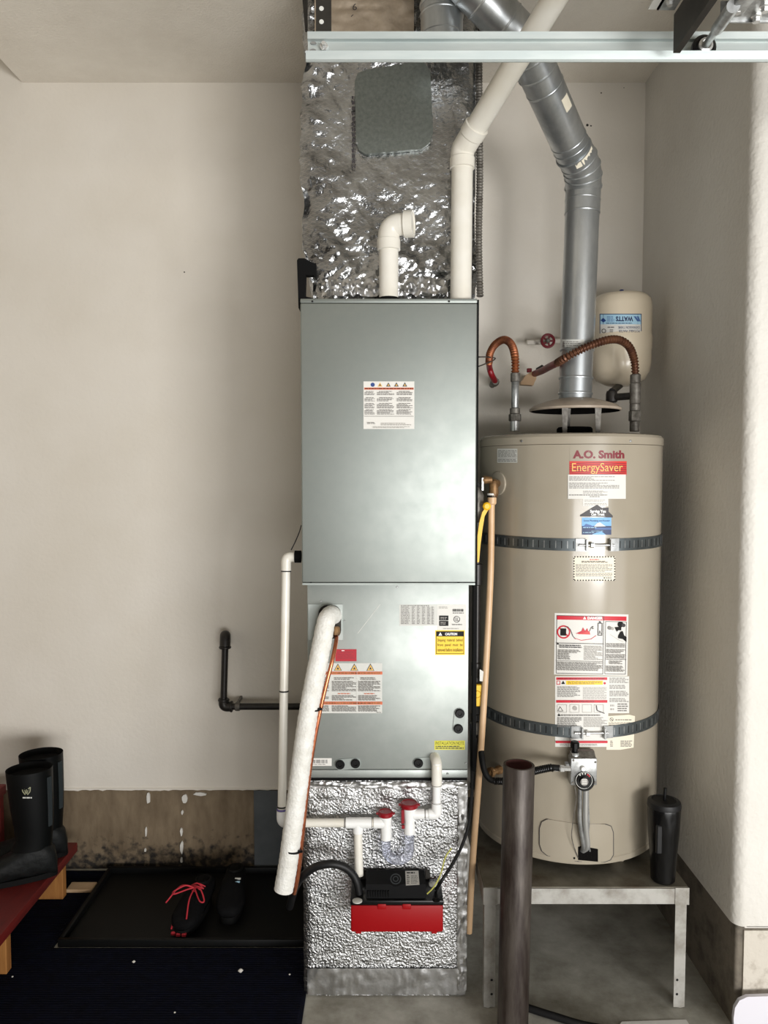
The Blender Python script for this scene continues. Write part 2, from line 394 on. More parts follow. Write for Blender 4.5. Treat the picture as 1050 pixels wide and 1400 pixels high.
    def done(s, name, parent, label=None):
        # face every print polygon outwards
        for i, f in enumerate(s.mb.f):
            p = [s.mb.v[j] for j in f[:3]]
            n = (p[1] - p[0]).cross(p[2] - p[0])
            if n.dot(V((0, 0, CZ)) - p[0]) < 0: s.mb.f[i] = f[::-1]
        o = obj(name, s.mb, s.mats, parent, fix=False)
        if label: o['label'] = label
        return o
def quadwarp(x0, y0, x1, y1, tl, tr, br, bl):
    def f(x, y):
        u = (x - x0) / (x1 - x0); v = (y - y0) / (y1 - y0)
        a = (tl[0] + (tr[0] - tl[0]) * u, tl[1] + (tr[1] - tl[1]) * u); b = (bl[0] + (br[0] - bl[0]) * u, bl[1] + (br[1] - bl[1]) * u)
        return a[0] + (b[0] - a[0]) * v, a[1] + (b[1] - a[1]) * v
    return f
# ================================================================ THE ROOM
YB = 3.10; XL = -1.42; XR = 1.028; YR = 2.185; HC = P(200, 113, YB).z; ZS = P(200, 1078, YB).z
XW = -2.7
floor = struct(obj('floor', M().box(XW - .15, 4.2, -3.6, YB + .15, -.1, 0), floorm))
ceiling = struct(obj('ceiling', M().box(XL, 4.2, -3.6, YB + .15, HC, HC + .5), ceilm))
struct(obj('ceiling_raised', M().box(XW - .15, XL - .001, -3.6, YB + .15, HC + .4, HC + .5), ceilm))
def ragged(x0, x1, z, y0, y1, n):
    mb = M(); pts = []
    for i in range(n + 1):
        x = x0 + (x1 - x0) * i / n
        d = .004 + .012 * max(0, NZ.noise(V((x * 9, 1, 0)))) + .010 * max(0, NZ.noise(V((x * 40, 5, 0))))
        pts.append((x, z - d))
    for (xa, za), (xb, zb) in zip(pts, pts[1:]):
        mb.prism([(xa, za), (xb, zb), (xb, z + .002), (xa, z + .002)], 'y', y0, y1)
    return mb
wb = struct(obj('wall_back', M().box(XW, XR + .1, YB, YB + .14, ZS, HC).box(XW, XL - .001, YB, YB + .14, HC, HC + .4), wallm))
obj('plaster_edge', ragged(XW, XR, ZS, YB - .004, YB + .05, 220), wallm, wb)
tb = struct(obj('trim_1', M().box(XW, XR + .1, YB + .006, YB + .14, 0, ZS), stemm))
for (px, py, h, w_) in ((199, 1083, 16, 7), (198, 1130, 15, 3), (197, 1160, 5, 3), (248, 1086, 12, 10), (247, 1108, 6, 4), (246, 1132, 12, 4), (246, 1150, 18, 5), (246, 1172, 8, 4), (262, 1083, 5, 22), (196, 1185, 10, 3)):
    a = P(px, py, YB); b = P(px + w_, py + h, YB); mb = M(); n = 9
    pts = [((a.x + b.x) / 2 + (b.x - a.x) / 2 * cos(2 * pi * i / n) * random.uniform(.6, 1.1), (a.z + b.z) / 2 + (a.z - b.z) / 2 * sin(2 * pi * i / n) * random.uniform(.8, 1.15)) for i in range(n)]
    mb.prism(pts, 'y', YB - .001, YB + .007); obj('paint_drip', mb, wallwhite, tb)
struct(obj('wall_left', M().box(XW - .12, XW, -3.6, YB + .14, ZS, HC + .4), wallm))
struct(obj('trim_2', M().box(XW - .12, XW - .006, -3.6, YB + .14, 0, ZS), stemm))
def corner(x0, y0, x1, y1, rad):
    # plan of the right wall: alcove side, bullnose, then the front face running right
    pts = [(x0, YB + .14), (x0, y0 + rad)]
    for i in range(1, 9):
        t = pi / 2 * i / 8; pts.append((x0 + rad - rad * cos(t), y0 + rad - rad * sin(t)))
    return pts + [(x1, y0), (x1, YB + .14)]
wr = struct(obj('wall_right', M().prism(corner(XR, YR, 4.2, 0, .035), 'z', ZS - .03, HC), wallwhite))
mb = M()
for i in range(60):
    x = XR + .03 + i * .02; d = .003 + .008 * max(0, NZ.noise(V((x * 14, 3, 0))))
    mb.prism([(x, ZS - .03 - d), (x + .02, ZS - .033 - .008 * max(0, NZ.noise(V(((x + .02) * 14, 3, 0))))), (x + .02, ZS - .028), (x, ZS - .028)], 'y', YR, YR + .03)
obj('plaster_edge', mb, wallwhite, wr)
struct(obj('trim_3', M().prism(corner(XR + .008, YR + .008, 4.2, 0, .01), 'z', 0, ZS - .03), stemgrey))
struct(obj('trim_4', M().box(XR + .03, 4.2, YR + .002, YR + .02, 0, ZS - .042), stemlight))
# garage wall with the side opening on the far right (out of frame)
struct(obj('wall_far_right', M().box(4.2, 4.32, -3.6, YB + .14, 2.3, HC), wallm))
# small dark scuffs on the back wall: bare nail holes
for (px, py, r) in ((822, 127, 1.2), (803, 171, 2.2), (252, 372, 1.2), (808, 172, 1.4), (853, 120, .8)):
    c = P(px, py, YB); obj('nail_hole', M().lathe(c + V((0, .001, 0)), [(px2m(r, YB), 0), (px2m(r, YB) * .6, .002)], 10, (0, -1, 0)), iron, wb)
# ================================================================ SUPPLY PLENUM (foil wrapped, above the furnace)
YP = 2.43
FX0 = P(411.5, 600, 2.30).x; FX1 = P(651.5, 600, 2.30).x
FZ1 = P(525, 408, 2.30).z; FZ0 = P(525, 797, 2.30).z
pl = thing('supply_plenum', 'tall crinkled silver foil wrapped duct plenum standing on top of the furnace', 'duct', (0, 2.7, FZ1))
zt = HC - .002
PNZ0 = P(540, 212, 2.38).z; PNZ1 = P(540, 84, 2.38).z
def plen(u, v):
    z = FZ1 + (zt - FZ1) * v
    pyv = 405 - 430 * v
    lx = -.240 - .012 * sin(min(v, .8) / .8 * pi) + .03 * max(0, (.18 - v) / .18); rx = .282 - .01 * max(0, (.1 - v) / .1)
    D = .62; Wd = rx - lx; s = u * (2 * D + Wd)
    if s < D: p = V((lx, YP + D - s, z)); n = V((-1, 0, 0)); e = D - s
    elif s < D + Wd: p = V((lx + s - D, YP, z)); n = V((0, -1, 0)); e = min(s - D, D + Wd - s)
    else: p = V((rx, YP + s - D - Wd, z)); n = V((1, 0, 0)); e = s - D - Wd
    rd = .03
    if e < rd and n.y: p.y += (rd - e)**2 / rd * .6
    low = math.exp(-((v - .05) / .14)**2); top = math.exp(-((v - .80) / .12)**2)
    def rdg(a, b, c): return 1 - abs(NZ.noise(V((a, b, c)))) * 2.2
    a = NZ.fractal(V((p.x * 6, p.y * 6, z * 4)), .9, 2.1, 4) * .014
    lf = max(0, 1 - (p.x + .24) / .17) * (1 if v > .3 else v / .3)
    cr = rdg(p.x * 13 + z * 7, p.y * 13, z * 10) * (.018 * low + .008 * top + .0045) + rdg(p.x * 30 - z * 16, p.y * 28, z * 26) * (.011 * low + .005 * top + .0022)
    dia = rdg(p.x * 5 - z * 9, 3.3, p.x * 9 + z * 6) * .017 * lf + rdg(p.x * 12 - z * 20, 7.3, p.x * 18 + z * 9) * .007 * lf
    ex = max(-.10 - p.x, p.x - .155, 0); ezz = max(PNZ0 - z, z - PNZ1, 0); dd_ = math.hypot(ex, ezz)
    flat = min(1, dd_ / .05) if n.y else 1
    calm = .75 if p.x > .1 else 1
    sd = .45 if n.x else 1
    return p + n * ((a * .7 + cr * .8 * calm + dia) * (.12 + .88 * flat) * sd)
obj('foil_wrap', M().grid(plen, 230, 200), foilp, pl, 50)
pa = P(485, 95, 2.36)
Yq = 2.416
ptc = [(489, 101), (500, 96), (570, 85), (580, 86), (588, 97), (592, 180), (588, 195), (577, 204), (500, 211), (491, 206), (487, 195), (485, 112)]
obj('access_panel', M().prism([(P(x, y, Yq).x, P(x, y, Yq).z) for x, y in ptc], 'y', Yq - .003, Yq + .012), galvd, pl)
sc = M()
for x, y in ((488, 196), (590, 192)): sc.lathe(P(x, y, Yq - .003), [(.004, 0), (.003, .003)], 10, (0, -1, 0))
each('screw', sc, steel, pl)
# tan upper facing above the track
mb = M(); mb.grid(lambda u, v: P(430 + 136 * u, 46 - 66 * v, YP - .035) + V((0, -abs(NZ.noise(V((u * 5, v * 4, 1)))) * .012 - .008 * sin(u * pi), 0)), 40, 24)
fac = obj('facing_flap', mb, foilw, pl, 60)
lb = Label(plane(YP - .056)); lb.text('6', 482, 5, 488, 14, charcoal); lb.line([(480, 23), (483, 20)], 1, charcoal); lb.done('pencil_mark', fac)
# seam line with print running down the foil
lb = Label(plane(YP - .012)); lb.text('THERM', 479, 135, 487, 232, charcoal) if False else lb.lines(481, 130, 486, 232, 14, charcoal, .6); lb.done('seam_print', pl)
# foil tape collar at the base, black gasket strip at the left
obj('foil_tape', M().grid(lambda u, v: P(440 + 172 * u, 406 - 22 * v, YP - .045 + .02 * v) + V((0, -abs(NZ.noise(V((u * 16, v * 4, 9)))) * .03, abs(NZ.noise(V((u * 12, v * 5, 2)))) * .018)), 80, 10), foiltape, pl, 60)
gs = M()
def loopz(pts, Y0, Y1, mb): mb.prism([(P(x, y, Y0).x, P(x, y, Y0).z) for x, y in pts], 'y', Y0, Y1)
loopz([(406, 356), (408, 353), (416, 353), (427, 359), (432, 360), (433, 382), (429, 376), (418, 376), (417, 405), (430, 408), (411, 408), (410, 425), (408, 421)], 2.315, 2.345, gs)
one('gasket_strip', gs, blackmat, 'bent black rubber strip sticking up at the furnace top left corner', 'gasket')
# ================================================================ GARAGE DOOR TRACK AND OPEN DOOR
YT = 1.43
zt0 = P(700, 83, YT).z; zt1 = P(700, 42, YT + .03).z; zl = P(700, 70, YT).z
X0 = P(418, 70, YT).x
tr = thing('garage_door_track', 'long galvanised steel door track crossing the top of the view', 'track', (X0, YT, zt0))
prof = [(YT - .0022, zl), (YT + .0008, zt0 + .003), (YT + .004, zt0), (YT + .012, zt0 + .003), (YT + .034, zt0 + .017), (YT + .044, zt0 + .028), (YT + .042, zt1 - .014), (YT + .036, zt1 - .012), (YT + .034, zt1)]
mb = M(); t_ = .002
ins = [(y - (.002 if i > 3 else -.002), z + (.002 if 1 < i < 5 else 0)) for i, (y, z) in enumerate(prof)]
mb.prism(prof + ins[::-1], 'x', X0, 3.4)
obj('rail', mb, track, tr, 20)
mb = M()
for x, y, r_ in ((428.5, 59, 4.2), (428, 69, 4.2)):
    mb.lathe(P(x, y, YT + .0385), [(px2m(r_, YT), 0), (px2m(r_, YT) * .9, .0015)], 16, (0, -1, 0), sq=(1, .5))
each('slot', mb, steel, tr)
mb = M().lathe(P(443, 65, YT + .04), [(.008, 0), (.008, .006), (.004, .006), (.004, .016)], 6, (0, -1, 0)); obj('bolt', mb, white_steel, tr)
hg = thing('track_hanger', 'dark perforated steel angle holding up the left end of the door track', 'bracket', P(442, 42, YT + .05))
a = P(432, 42, YT + .05); b = P(453, 42, YT + .05)
mb = M().box(a.x, b.x, YT + .05, YT + .053, zt1 - .03, HC).box(a.x, a.x + .003, YT + .053, YT + .08, zt1 - .03, HC); obj('angle', mb, darksteel, hg)
for k in range(14):
    c = P(439.5, 30, YT + .05); mb = M().lathe((c.x, YT + .0495, c.z + k * .024), [(.0045, 0), (.004, .001)], 14, (0, -1, 0)); obj('hole', mb, paperg, hg)
hs = M(); p0 = P(419, 44, YP - .06); p1 = P(415, -20, YP - .06)
hs.prism([(p0.x - .003, p0.z), (p0.x + .004, p0.z), (p1.x + .013, HC - .001), (p1.x - .013, HC - .001)], 'y', YP - .075, YP - .06)
one('hanger_strap', hs, darksteel, 'narrow dark strap rising to the ceiling at the left edge of the foil plenum', 'strap')
dr = thing('garage_door', 'open overhead garage door end with dark strut and roller in the track', 'garage door', (P(921, 40, 1.40).x, 1.3, 2.4))
sx = P(921, 40, 1.40).x; sz0 = P(921, 71, 1.40).z; sz1 = P(921, 20, 1.40).z
mb = M().box(sx, sx + .003, .2, 1.40, sz0, sz1); mb.box(sx, sx + .012, .2, 1.40, sz0 - .002, sz0); obj('strut', mb, darksteel, dr)
obj('panel', M().rbox(sx + .06, 3.0, -1.2, 1.22, sz1 + .015, sz1 + .06, .004), doorm, dr)
a = P(985, 22, 1.30); b = P(1075, 28, 1.30); fz = P(1010, 28, 1.30).z
mb = M().box(a.x, b.x, 1.2, 1.30, fz, fz + .004).box(a.x, b.x, 1.298, 1.301, fz - .004, fz + .03).box(a.x + .05, b.x, 1.2, 1.25, fz + .004, sz1 + .02); obj('top_fixture', mb, steel, dr)
for x, y in ((1008, 10), (1034, 22), (1046, 8)):
    c = onz(x, y, fz); obj('bolt', M().lathe((c.x, c.y, fz + .001), [(.009, 0), (.009, -.003), (.006, -.004), (.006, -.011), (.002, -.011)], 6), white_steel, dr)
a = P(898, 14, 1.36); b = P(922, 20, 1.36)
mb = M().box(a.x, b.x, 1.25, 1.36, a.z, a.z + .003).box(a.x, a.x + .003, 1.25, 1.36, a.z, a.z + .025); obj('end_bracket', mb, steel, dr)
c = P(913, 9, 1.34); obj('bolt', M().lathe((c.x, 1.33, a.z), [(.008, .001), (.008, -.003), (.005, -.004), (.005, -.010), (.001, -.010)], 6), white_steel, dr)
obj('seal_flap', M().box(P(886, 10, 1.36).x, a.x - .001, 1.2, 1.36, P(886, 13, 1.36).z, P(886, 13, 1.36).z + .003), paperg, dr)
c = P(963, 64, YT + .012); q = P(997, 16, 1.27)
obj('roller', M().lathe(c + V((0, .012, 0)), [(.006, 0), (.021, 0), (.022, .004), (.022, .012), (.017, .016), (.008, .016)], 28, (0, -1, 0)), blackgloss, dr)
obj('roller_stem', M().tube([c, q], .0065, 14), steel, dr)
obj('roller_hub', M().lathe(c + V((0, -.004, 0)), [(.013, 0), (.013, .004), (.009, .006), (.009, .002)], 20, (0, -1, 0)), white_steel, dr)
obj('stem_sleeve', M().tube([c.lerp(q, .55), q.lerp(c, -.15)], .0105, 16), steel, dr)
obj('carrier', M().rbox(q.x - .004, q.x + .022, 1.22, 1.275, q.z - .006, fz + .01, .003), steel, dr)
# ================================================================ FURNACE (upper cabinet)
fu = thing('furnace', 'large galvanised steel furnace cabinet with one warning label on its door', 'furnace', (0, 2.68, FZ0))
obj('cabinet', M().rbox(FX0 + .004, FX1 - .004, 2.325, 3.06, FZ0 + .004, FZ1 - .001, .003), galv, fu)
obj('door_panel', M().rbox(FX0, FX1, 2.30, 2.3245, FZ0, FZ1 - .013, .0045, 3), galv, fu)
obj('top_lip', M().rbox(FX0, FX1, 2.302, 2.3245, FZ1 - .0125, FZ1, .002), galv, fu)
obj('bottom_lip', M().box(FX0 + .002, FX1 - .002, 2.297, 2.325, FZ0 - .006, FZ0 - .0002), galv, fu)
mb = M()
for x in (425, 627): mb.lathe(P(x, 797.5, 2.2995), [(.004, 0), (.003, .002)], 10, (0, -1, 0))
mb.lathe(P(427, 412, 2.3), [(.003, 0), (.002, .002)], 10, (0, -1, 0)); mb.lathe(P(614, 412, 2.3), [(.003, 0), (.002, .002)], 10, (0, -1, 0))
each('screw', mb, ink, fu)
obj('side_gap_strip', M().box(FX1 - .003, FX1 + .008, 2.326, 2.36, 0.72, FZ1 + .002), blackmat, fu)  # black strip stands for the shadowed gap along the right edge
obj('side_coupling', M().lathe(P(411.8, 761, 2.37), [(.019, 0), (.019, .02), (.016, .02)], 20, (-1, 0, 0)), blackmat, fu)
lb = Label(plane(2.30)); lb.rect(497, 521.5, 566.5, 586.5, paper)
lb.disc(509.5, 526, 2.9, inkblue)
for x in (519.5, 531, 542, 553.5): lb.tri(x, 526, 3.2, tri if x < 525 else charcoal); lb.tri(x, 526.3, 1.5, charcoal if x < 525 else tri)
lb.rect(498, 530, 565.5, 532.8, orange); lb.lines(499, 530.3, 565, 532.5, 1, ink, .5)
for x0, x1 in ((498.5, 512.5), (515.5, 539), (542.5, 564)):
    for y0, n in ((534.5, 4), (543, 4), (551, 5), (559.5, 5)): lb.lines(x0, y0, x1, y0 + n * 1.5, n, inkg, .55, .35, head=(x1 - x0) * .12)
lb.rect(498, 569, 565.5, 569.5, inkg); lb.lines(502, 577, 513, 580, 2, inkg, .5); lb.lines(521, 578, 562, 582, 2, inkl, .5); lb.lines(510, 583, 560, 585.5, 2, inkl, .5)
lb.done('warning_label', fu, 'white warning label with orange bar and hazard triangles')
# ================================================================ COIL CABINET (lower)
YC = 2.335
CX0 = P(420.5, 900, YC).x; CX1 = P(640.5, 900, YC).x; CZ0 = P(525, 1064, YC).z
cc = thing('coil_cabinet', 'pale galvanised coil cabinet with several stickers below the furnace door', 'cabinet', (0, 2.69, CZ0))
obj('body', M().rbox(CX0 + .002, CX1 - .002, YC + .02, 3.06, CZ0, FZ0 - .008, .003), galv2, cc)
obj('front_panel', M().rbox(CX0, CX1, YC, YC + .019, P(525, 1052, YC).z, FZ0 - .009, .002), galv2, cc)
obj('bottom_rail', M().rbox(CX0, CX1, YC + .002, YC + .019, CZ0, P(525, 1053, YC).z, .002), galv2, cc)
obj('base_gasket', M().box(CX0 + .004, CX1 - .002, YC - .002, 3.05, CZ0 - .006, CZ0 - .0005), blackmat, cc)
a = P(421.5, 826, YC); b = P(468.5, 874.5, YC)
pla = obj('line_set_plate', M().box(a.x, b.x, YC - .004, YC - .0005, b.z, a.z), galv2, cc)
def stadium(cx, cy, hw, hh, r, n=6):
    pts = []
    for sx_, sy_, a0 in ((1, -1, -pi / 2), (1, 1, 0), (-1, 1, pi / 2), (-1, -1, pi)):
        for i in range(n + 1):
            t = a0 + pi / 2 * i / n; pts.append((cx + sx_ * (hw - r) + r * cos(t), cy + sy_ * (hh - r) + r * sin(t)))
    return pts
obj('opening', M().prism([(P(x, y, YC).x, P(x, y, YC).z) for x, y in stadium(451, 850, 15.5, 23, 12)], 'y', YC - .0055, YC - .0035), darksteel, pla)
mb = M()
for x, y in ((543, 802.5), (439, 822), (471, 849), (637, 1043), (612, 1058), (423, 849)): mb.lathe(P(x, y, YC), [(.0035, 0), (.0025, .002)], 10, (0, -1, 0))
each('screw', mb, steel, cc)
# drain ports: two plugs in a pressed recess
def ports(xa, ya, xb, yb, plugs):
    dx, dy = xb - xa, yb - ya; L_ = math.hypot(dx, dy); ang = atan2(dy, dx); r = 7.4; pts = []
    for i in range(9): t = ang + pi / 2 + pi * i / 8; pts.append((xa + r * cos(t), ya + r * sin(t)))
    for i in range(9): t = ang - pi / 2 + pi * i / 8; pts.append((xb + r * cos(t), yb + r * sin(t)))
    pt = obj('drain_port', M().prism([(P(x, y, YC).x, P(x, y, YC).z) for x, y in pts], 'y', YC - .003, YC + .001), galv, cc)
    for x, y in plugs:
        c = P(x, y, YC - .003); obj('plug', M().lathe(c, [(.0145, 0), (.0145, .005), (.012, .008), (.006, .008), (.005, .005), (.0001, .005)], 24, (0, -1, 0)), blackgloss, pt)
ports(465, 1045, 486, 1043.5, ((465, 1045), (486, 1043.5)))
ports(572, 1043, 593, 1042, ((572, 1043),))
ports(628.5, 975, 626.5, 996, ((628.5, 975), (626.5, 996)))
S = plane(YC)
lb = Label(S); lb.rect(546, 826.5, 599, 855.5, paperg); lb.rect(598, 826.5, 637.5, 861.5, paper)
for i in range(13): lb.rect(547.5 + 0, 830 + i * 1.9, 594, 830.5 + i * 1.9, inkl, False)
lb.k += 1
for x0, x1 in ((548, 560), (563, 567), (570, 574), (577, 581), (584, 588), (590, 593)): lb.lines(x0, 829, x1, 853.5, 13, inkg, .5)
lb.lines(548, 827, 590, 829, 1, inkg, .5)
lb.lines(600, 829, 612, 832, 2, inkl, .5)
for i in range(14): lb.rect(619 + i * 1.05, 832.5, 619 + i * 1.05 + random.choice((.4, .7)), 836, ink, False)
lb.k += 1
lb.lines(619, 837, 634, 839, 1, inkg, .6)
lb.rect(600.5, 841.5, 613, 848, ink); lb.rect(600.5, 848.8, 613, 855.5, ink); lb.lines(602, 843, 611, 847, 2, inkl, .4); lb.lines(602, 850, 611, 854, 2, inkl, .4)
lb.ring(624.5, 846.5, 4.4, .7, charcoal); lb.text('UL', 622.3, 844.2, 626.8, 848.8, charcoal); lb.lines(618, 852.5, 634, 855, 1, inkg, .5); lb.lines(606, 858.5, 627, 860, 1, inkl, .6)
lb.done('rating_label', cc, 'white rating label with a table of figures and barcode')
lb = Label(S); lb.rect(595, 861.5, 635.5, 895.5, yel); lb.frame(596.2, 863, 634.3, 894, .7, ink); lb.rect(596.5, 863.5, 634, 870, ink)
lb.tri(602, 866.8, 2.6, whiteink); lb.text('CAUTION', 608.5, 864.9, 625, 868.6, whiteink, True)
lb.text('Shipping  material  behind', 598, 873, 632.5, 878, ink); lb.text('front  panel  must  be', 598, 879.5, 632.5, 884.5, ink); lb.text('removed before installation', 598, 886, 632.5, 890.5, ink)
lb.done('caution_label', cc, 'yellow caution sticker with black header')
lb = Label(S); lb.rect(594, 1012.5, 635.5, 1025, yel2); lb.text('INSTALLATION NOTE', 595.5, 1013.6, 634.5, 1018, ink); lb.lines(595.5, 1019, 634, 1024, 2, charcoal, .55)
lb.done('note_label', cc, 'lime yellow installation note sticker')
lb = Label(S); crim = mat('crimson_label', rgb(172, 10, 36), .5); lb.rect(458.5, 887.5, 487.5, 904, crim); lb.lines(461, 890, 485, 901, 4, inkdred, .25); lb.rect(467, 889, 471, 890, whiteink)
lb.done('red_label', cc, 'small plain red sticker')
lb = Label(S); lb.rect(421, 906.5, 522.5, 975, paperg)
for x in (441, 462, 484.5, 506.5): lb.tri(x, 912.5, 5.4, charcoal); lb.tri(x, 912.9, 4.3, tri); lb.tri(x, 913.5, 1.9, charcoal)
lb.rect(421, 918, 522.8, 922, orange); lb.lines(426, 918.5, 520, 921.5, 1, brass, .5, 0)
lb.rect(421, 959, 522.8, 963, orange); lb.lines(426, 959.5, 520, 962.5, 1, brass, .5, 0)
for x0, x1 in ((423, 450), (454, 487), (490, 520)):
    lb.lines(x0 + 3, 925.5, x1 - 3, 929.5, 2, inkg, .5); lb.lines(x0, 930.5, x1, 945, 8, inkg, .5, .4); lb.lines(x0 + 8, 947, x1 - 8, 949, 1, orange, .5); lb.lines(x0, 950, x1, 957.5, 4, inkg, .5, .5); lb.lines(x0, 964, x1, 972.5, 5, inkg, .5, .4)
lb.rect(488, 907, 488.3, 974, paper); lb.lines(515, 973, 522, 974.3, 1, inkg)
lb.done('warning_label', cc, 'large white label with hazard triangles and two orange bars')
lb = Label(S); lb.rect(424, 1036.5, 453.5, 1047, paper)
for i in range(26): lb.rect(426 + i * .85, 1038.5, 426 + i * .85 + random.choice((.3, .6)), 1043.5, charcoal, False)
lb.k += 1; lb.lines(427, 1044, 446, 1046, 1, inkg); lb.done('barcode_label', cc, 'white barcode strip')
lb = Label(S); lb.line([(489, 866), (520, 826)], .5, paper); lb.done('scratch', cc)
# ================================================================ RETURN PLENUM PEDESTAL
PX0 = P(414.5, 1200, YC).x; PX1 = P(637.5, 1200, YC).x; PZ1 = CZ0 - .007
rp = thing('return_plenum', 'silver bubble foil wrapped box on the floor under the coil cabinet', 'duct', (0, 2.69, 0))
def ped(u, v):
    z = (PZ1) * v; D = .7; Wd = PX1 - PX0; s = u * (2 * D + Wd)
    if s < D: p = V((PX0, YC + D - s, z)); n = V((-1, 0, 0)); e = D - s
    elif s < D + Wd: p = V((PX0 + s - D, YC, z)); n = V((0, -1, 0)); e = min(s - D, D + Wd - s)
    else: p = V((PX1, YC + s - D - Wd, z)); n = V((1, 0, 0)); e = s - D - Wd
    if e < .02 and n.y: p.y += (.02 - e)**2 / .02 * .6
    up = math.exp(-((z - PZ1 + .05) / .07)**2)
    a = abs(NZ.noise(V((p.x * 22, p.y * 20, z * 30)))) * (.004 + .007 * up) + NZ.noise(V((p.x * 70, p.y * 60, z * 80))) * .0012
    return p + n * a + V((0, 0, 0))
obj('foil_wrap', M().grid(ped, 150, 110), foilb, rp, 60)
mb = M(); mb.grid(lambda u, v: V((PX0 + .012 + (PX1 - PX0 - .014) * u, YC - .004 - abs(NZ.noise(V((u * 20, v * 2, 3)))) * .006 - .002, .006 + .085 * v)), 60, 10); obj('foil_tape', mb, foiltape, rp, 60)
mb = M(); mb.grid(lambda u, v: V((PX1 - .028 + .03 * u, YC - .006 - abs(NZ.noise(V((u * 3, v * 26, 7)))) * .008, .02 + (PZ1 - .03) * v)), 6, 80); obj('foil_tape', mb, foiltape, rp, 60)
mb = M(); mb.grid(lambda u, v: V((PX0 + (PX1 - PX0) * u, YC - .007 - abs(NZ.noise(V((u * 24, v * 3, 5)))) * .008, PZ1 - .022 + .02 * v)), 80, 6); obj('foil_tape', mb, foiltape, rp, 60)
# ================================================================ PVC INTAKE AND EXHAUST
Yi = 2.365; ri = px2m(13, Yi)
ia = thing('intake_pipe', 'short white plastic elbow pipe standing on the furnace top, opening sideways', 'pipe', P(531, 407, Yi))
c0 = P(531.5, 408, Yi); c1 = P(532, 312, Yi); c2 = P(566, 309, Yi)
c0.z = FZ1
c1 = V((c0.x, Yi, P(532, 308, Yi).z)); c2 = V((P(565, 309, Yi).x, Yi - .015, c1.z))
obj('pipe', M().tube([c0 + V((0, 0, .002)), V((c0.x, Yi, P(531, 334, Yi).z))], ri, 28), pvc, ia)
el = fillet([V((c0.x, Yi, P(531, 342, Yi).z)), c1, c2 - V((.004, 0, 0))], px2m(26, Yi), 10)
obj('elbow', M().tube(el, ri * 1.12, 28), pvc, ia)
mb = M(); d = (c2 - c1).normalized()
mb.lathe(c2 - d * .028, [(ri * 1.12, 0), (ri * 1.36, .001), (ri * 1.36, .028), (ri * 1.12, .028), (ri * 1.05, .012), (.0001, .011)], 28, d); obj('hub', mb, pvc, ia)
mb = M().lathe(V((c0.x, Yi, P(531, 342, Yi).z)), [(ri, -.002), (ri * 1.2, 0), (ri * 1.2, .03), (ri * 1.1, .032)], 28); obj('hub', mb, pvc, ia)
obj('rubber_coupling', M().lathe(c0, [(ri * 1.12, 0), (ri * 1.12, .014), (ri, .016)], 28), blackmat, ia)
ex = thing('exhaust_pipe', 'long white plastic vent pipe rising from the furnace then slanting right to the ceiling', 'pipe', P(630, 407, 2.36))
rx_ = px2m(14.3, 2.36); e0 = P(630, 407, 2.36); e0.z = FZ1
e1 = P(632, 205, 2.36); e2 = P(757, 0, 2.02); e1.x = P(632, 215, 2.36).x
dirn = (e2 - e1).normalized(); e3 = e1 + dirn * ((HC - e1.z - .003) / dirn.z)
obj('riser', M().tube([e0, V((e1.x, 2.36, P(632, 226, 2.36).z))], rx_, 28), pvc, ex)
elb = fillet([V((e1.x, 2.36, P(632, 222, 2.36).z)), e1, e1 + dirn * .085], .05, 8)
obj('elbow', M().tube(elb, rx_ * 1.1, 28), pvc, ex)
mb = M().lathe(V((e1.x, 2.36, P(632, 231, 2.36).z)), [(rx_, 0), (rx_ * 1.17, .001), (rx_ * 1.17, .03), (rx_ * 1.08, .034)], 28); obj('hub', mb, pvc, ex)
mb = M().lathe(e1 + dirn * .05, [(rx_ * 1.08, 0), (rx_ * 1.17, .004), (rx_ * 1.17, .034), (rx_, .035)], 28, dirn); obj('hub', mb, pvc, ex)
obj('slanted_pipe', M().tube([e1 + dirn * .06, e3], rx_, 28), pvc, ex)
mb = M()
for t, a in ((.16, .9), (.10, 1.3)):
    c = e1 + dirn * t; s_ = V((cos(a) * .6, -1, 0)).normalized(); mb.rbox(c.x + .02, c.x + .026, c.y - rx_ * .9, c.y - rx_ * .9 + .008, c.z - .006, c.z + .008, .002, 1)
each('scuff', mb, inkg, ex)
# ================================================================ FLEX CONDUIT beside the plenum
mb = M(); flex(mb, [P(651, 405, 2.40) + V((.012, 0, 0)), P(654.5, 330, 2.43), P(656, 240, 2.46), P(655, 160, 2.48), P(655, 84, 2.5), P(655, 20, 2.5), P(655, -10, 2.5)], px2m(4.3, 2.45), .0095, .14, 12)
one('flexible_conduit', mb, castiron, 'thin ribbed metal conduit running up the right side of the foil plenum', 'conduit')
# ================================================================ LINE SET
ls = thing('refrigerant_line_set', 'white wrapped tube and thin copper pipe hanging from the coil cabinet', 'pipe', P(388, 1222, 2.2))
path = cat_rom([P(457, 842, 2.345), P(452, 840, 2.30), P(446, 850, 2.262), P(439, 885, 2.25), P(430, 930, 2.24), P(420, 985, 2.23), P(411, 1050, 2.225), P(402, 1120, 2.22), P(394, 1180, 2.22), P(387.5, 1218, 2.22)], 12)
path = resample(path, .006)
obj('insulated_tube', M().tube(path, [px2m(12.0 + 1.4 * min(1, i / 25), 2.24) * (1 + .02 * sin(i * 2.1) + .012 * sin(i * 1.0)) for i in range(len(path))], 22), insul, ls, 80)
mb = M(); p1 = cat_rom([P(458, 868, 2.34), P(460, 873, 2.30), P(455, 900, 2.26), P(445, 940, 2.245), P(436, 980, 2.235), P(427, 1030, 2.23), P(419, 1090, 2.23), P(413, 1150, 2.23), P(408, 1195, 2.235), P(402, 1222, 2.24)], 8)
obj('copper_pipe', mb.tube(p1, px2m(2.9, 2.25), 12), copper, ls)
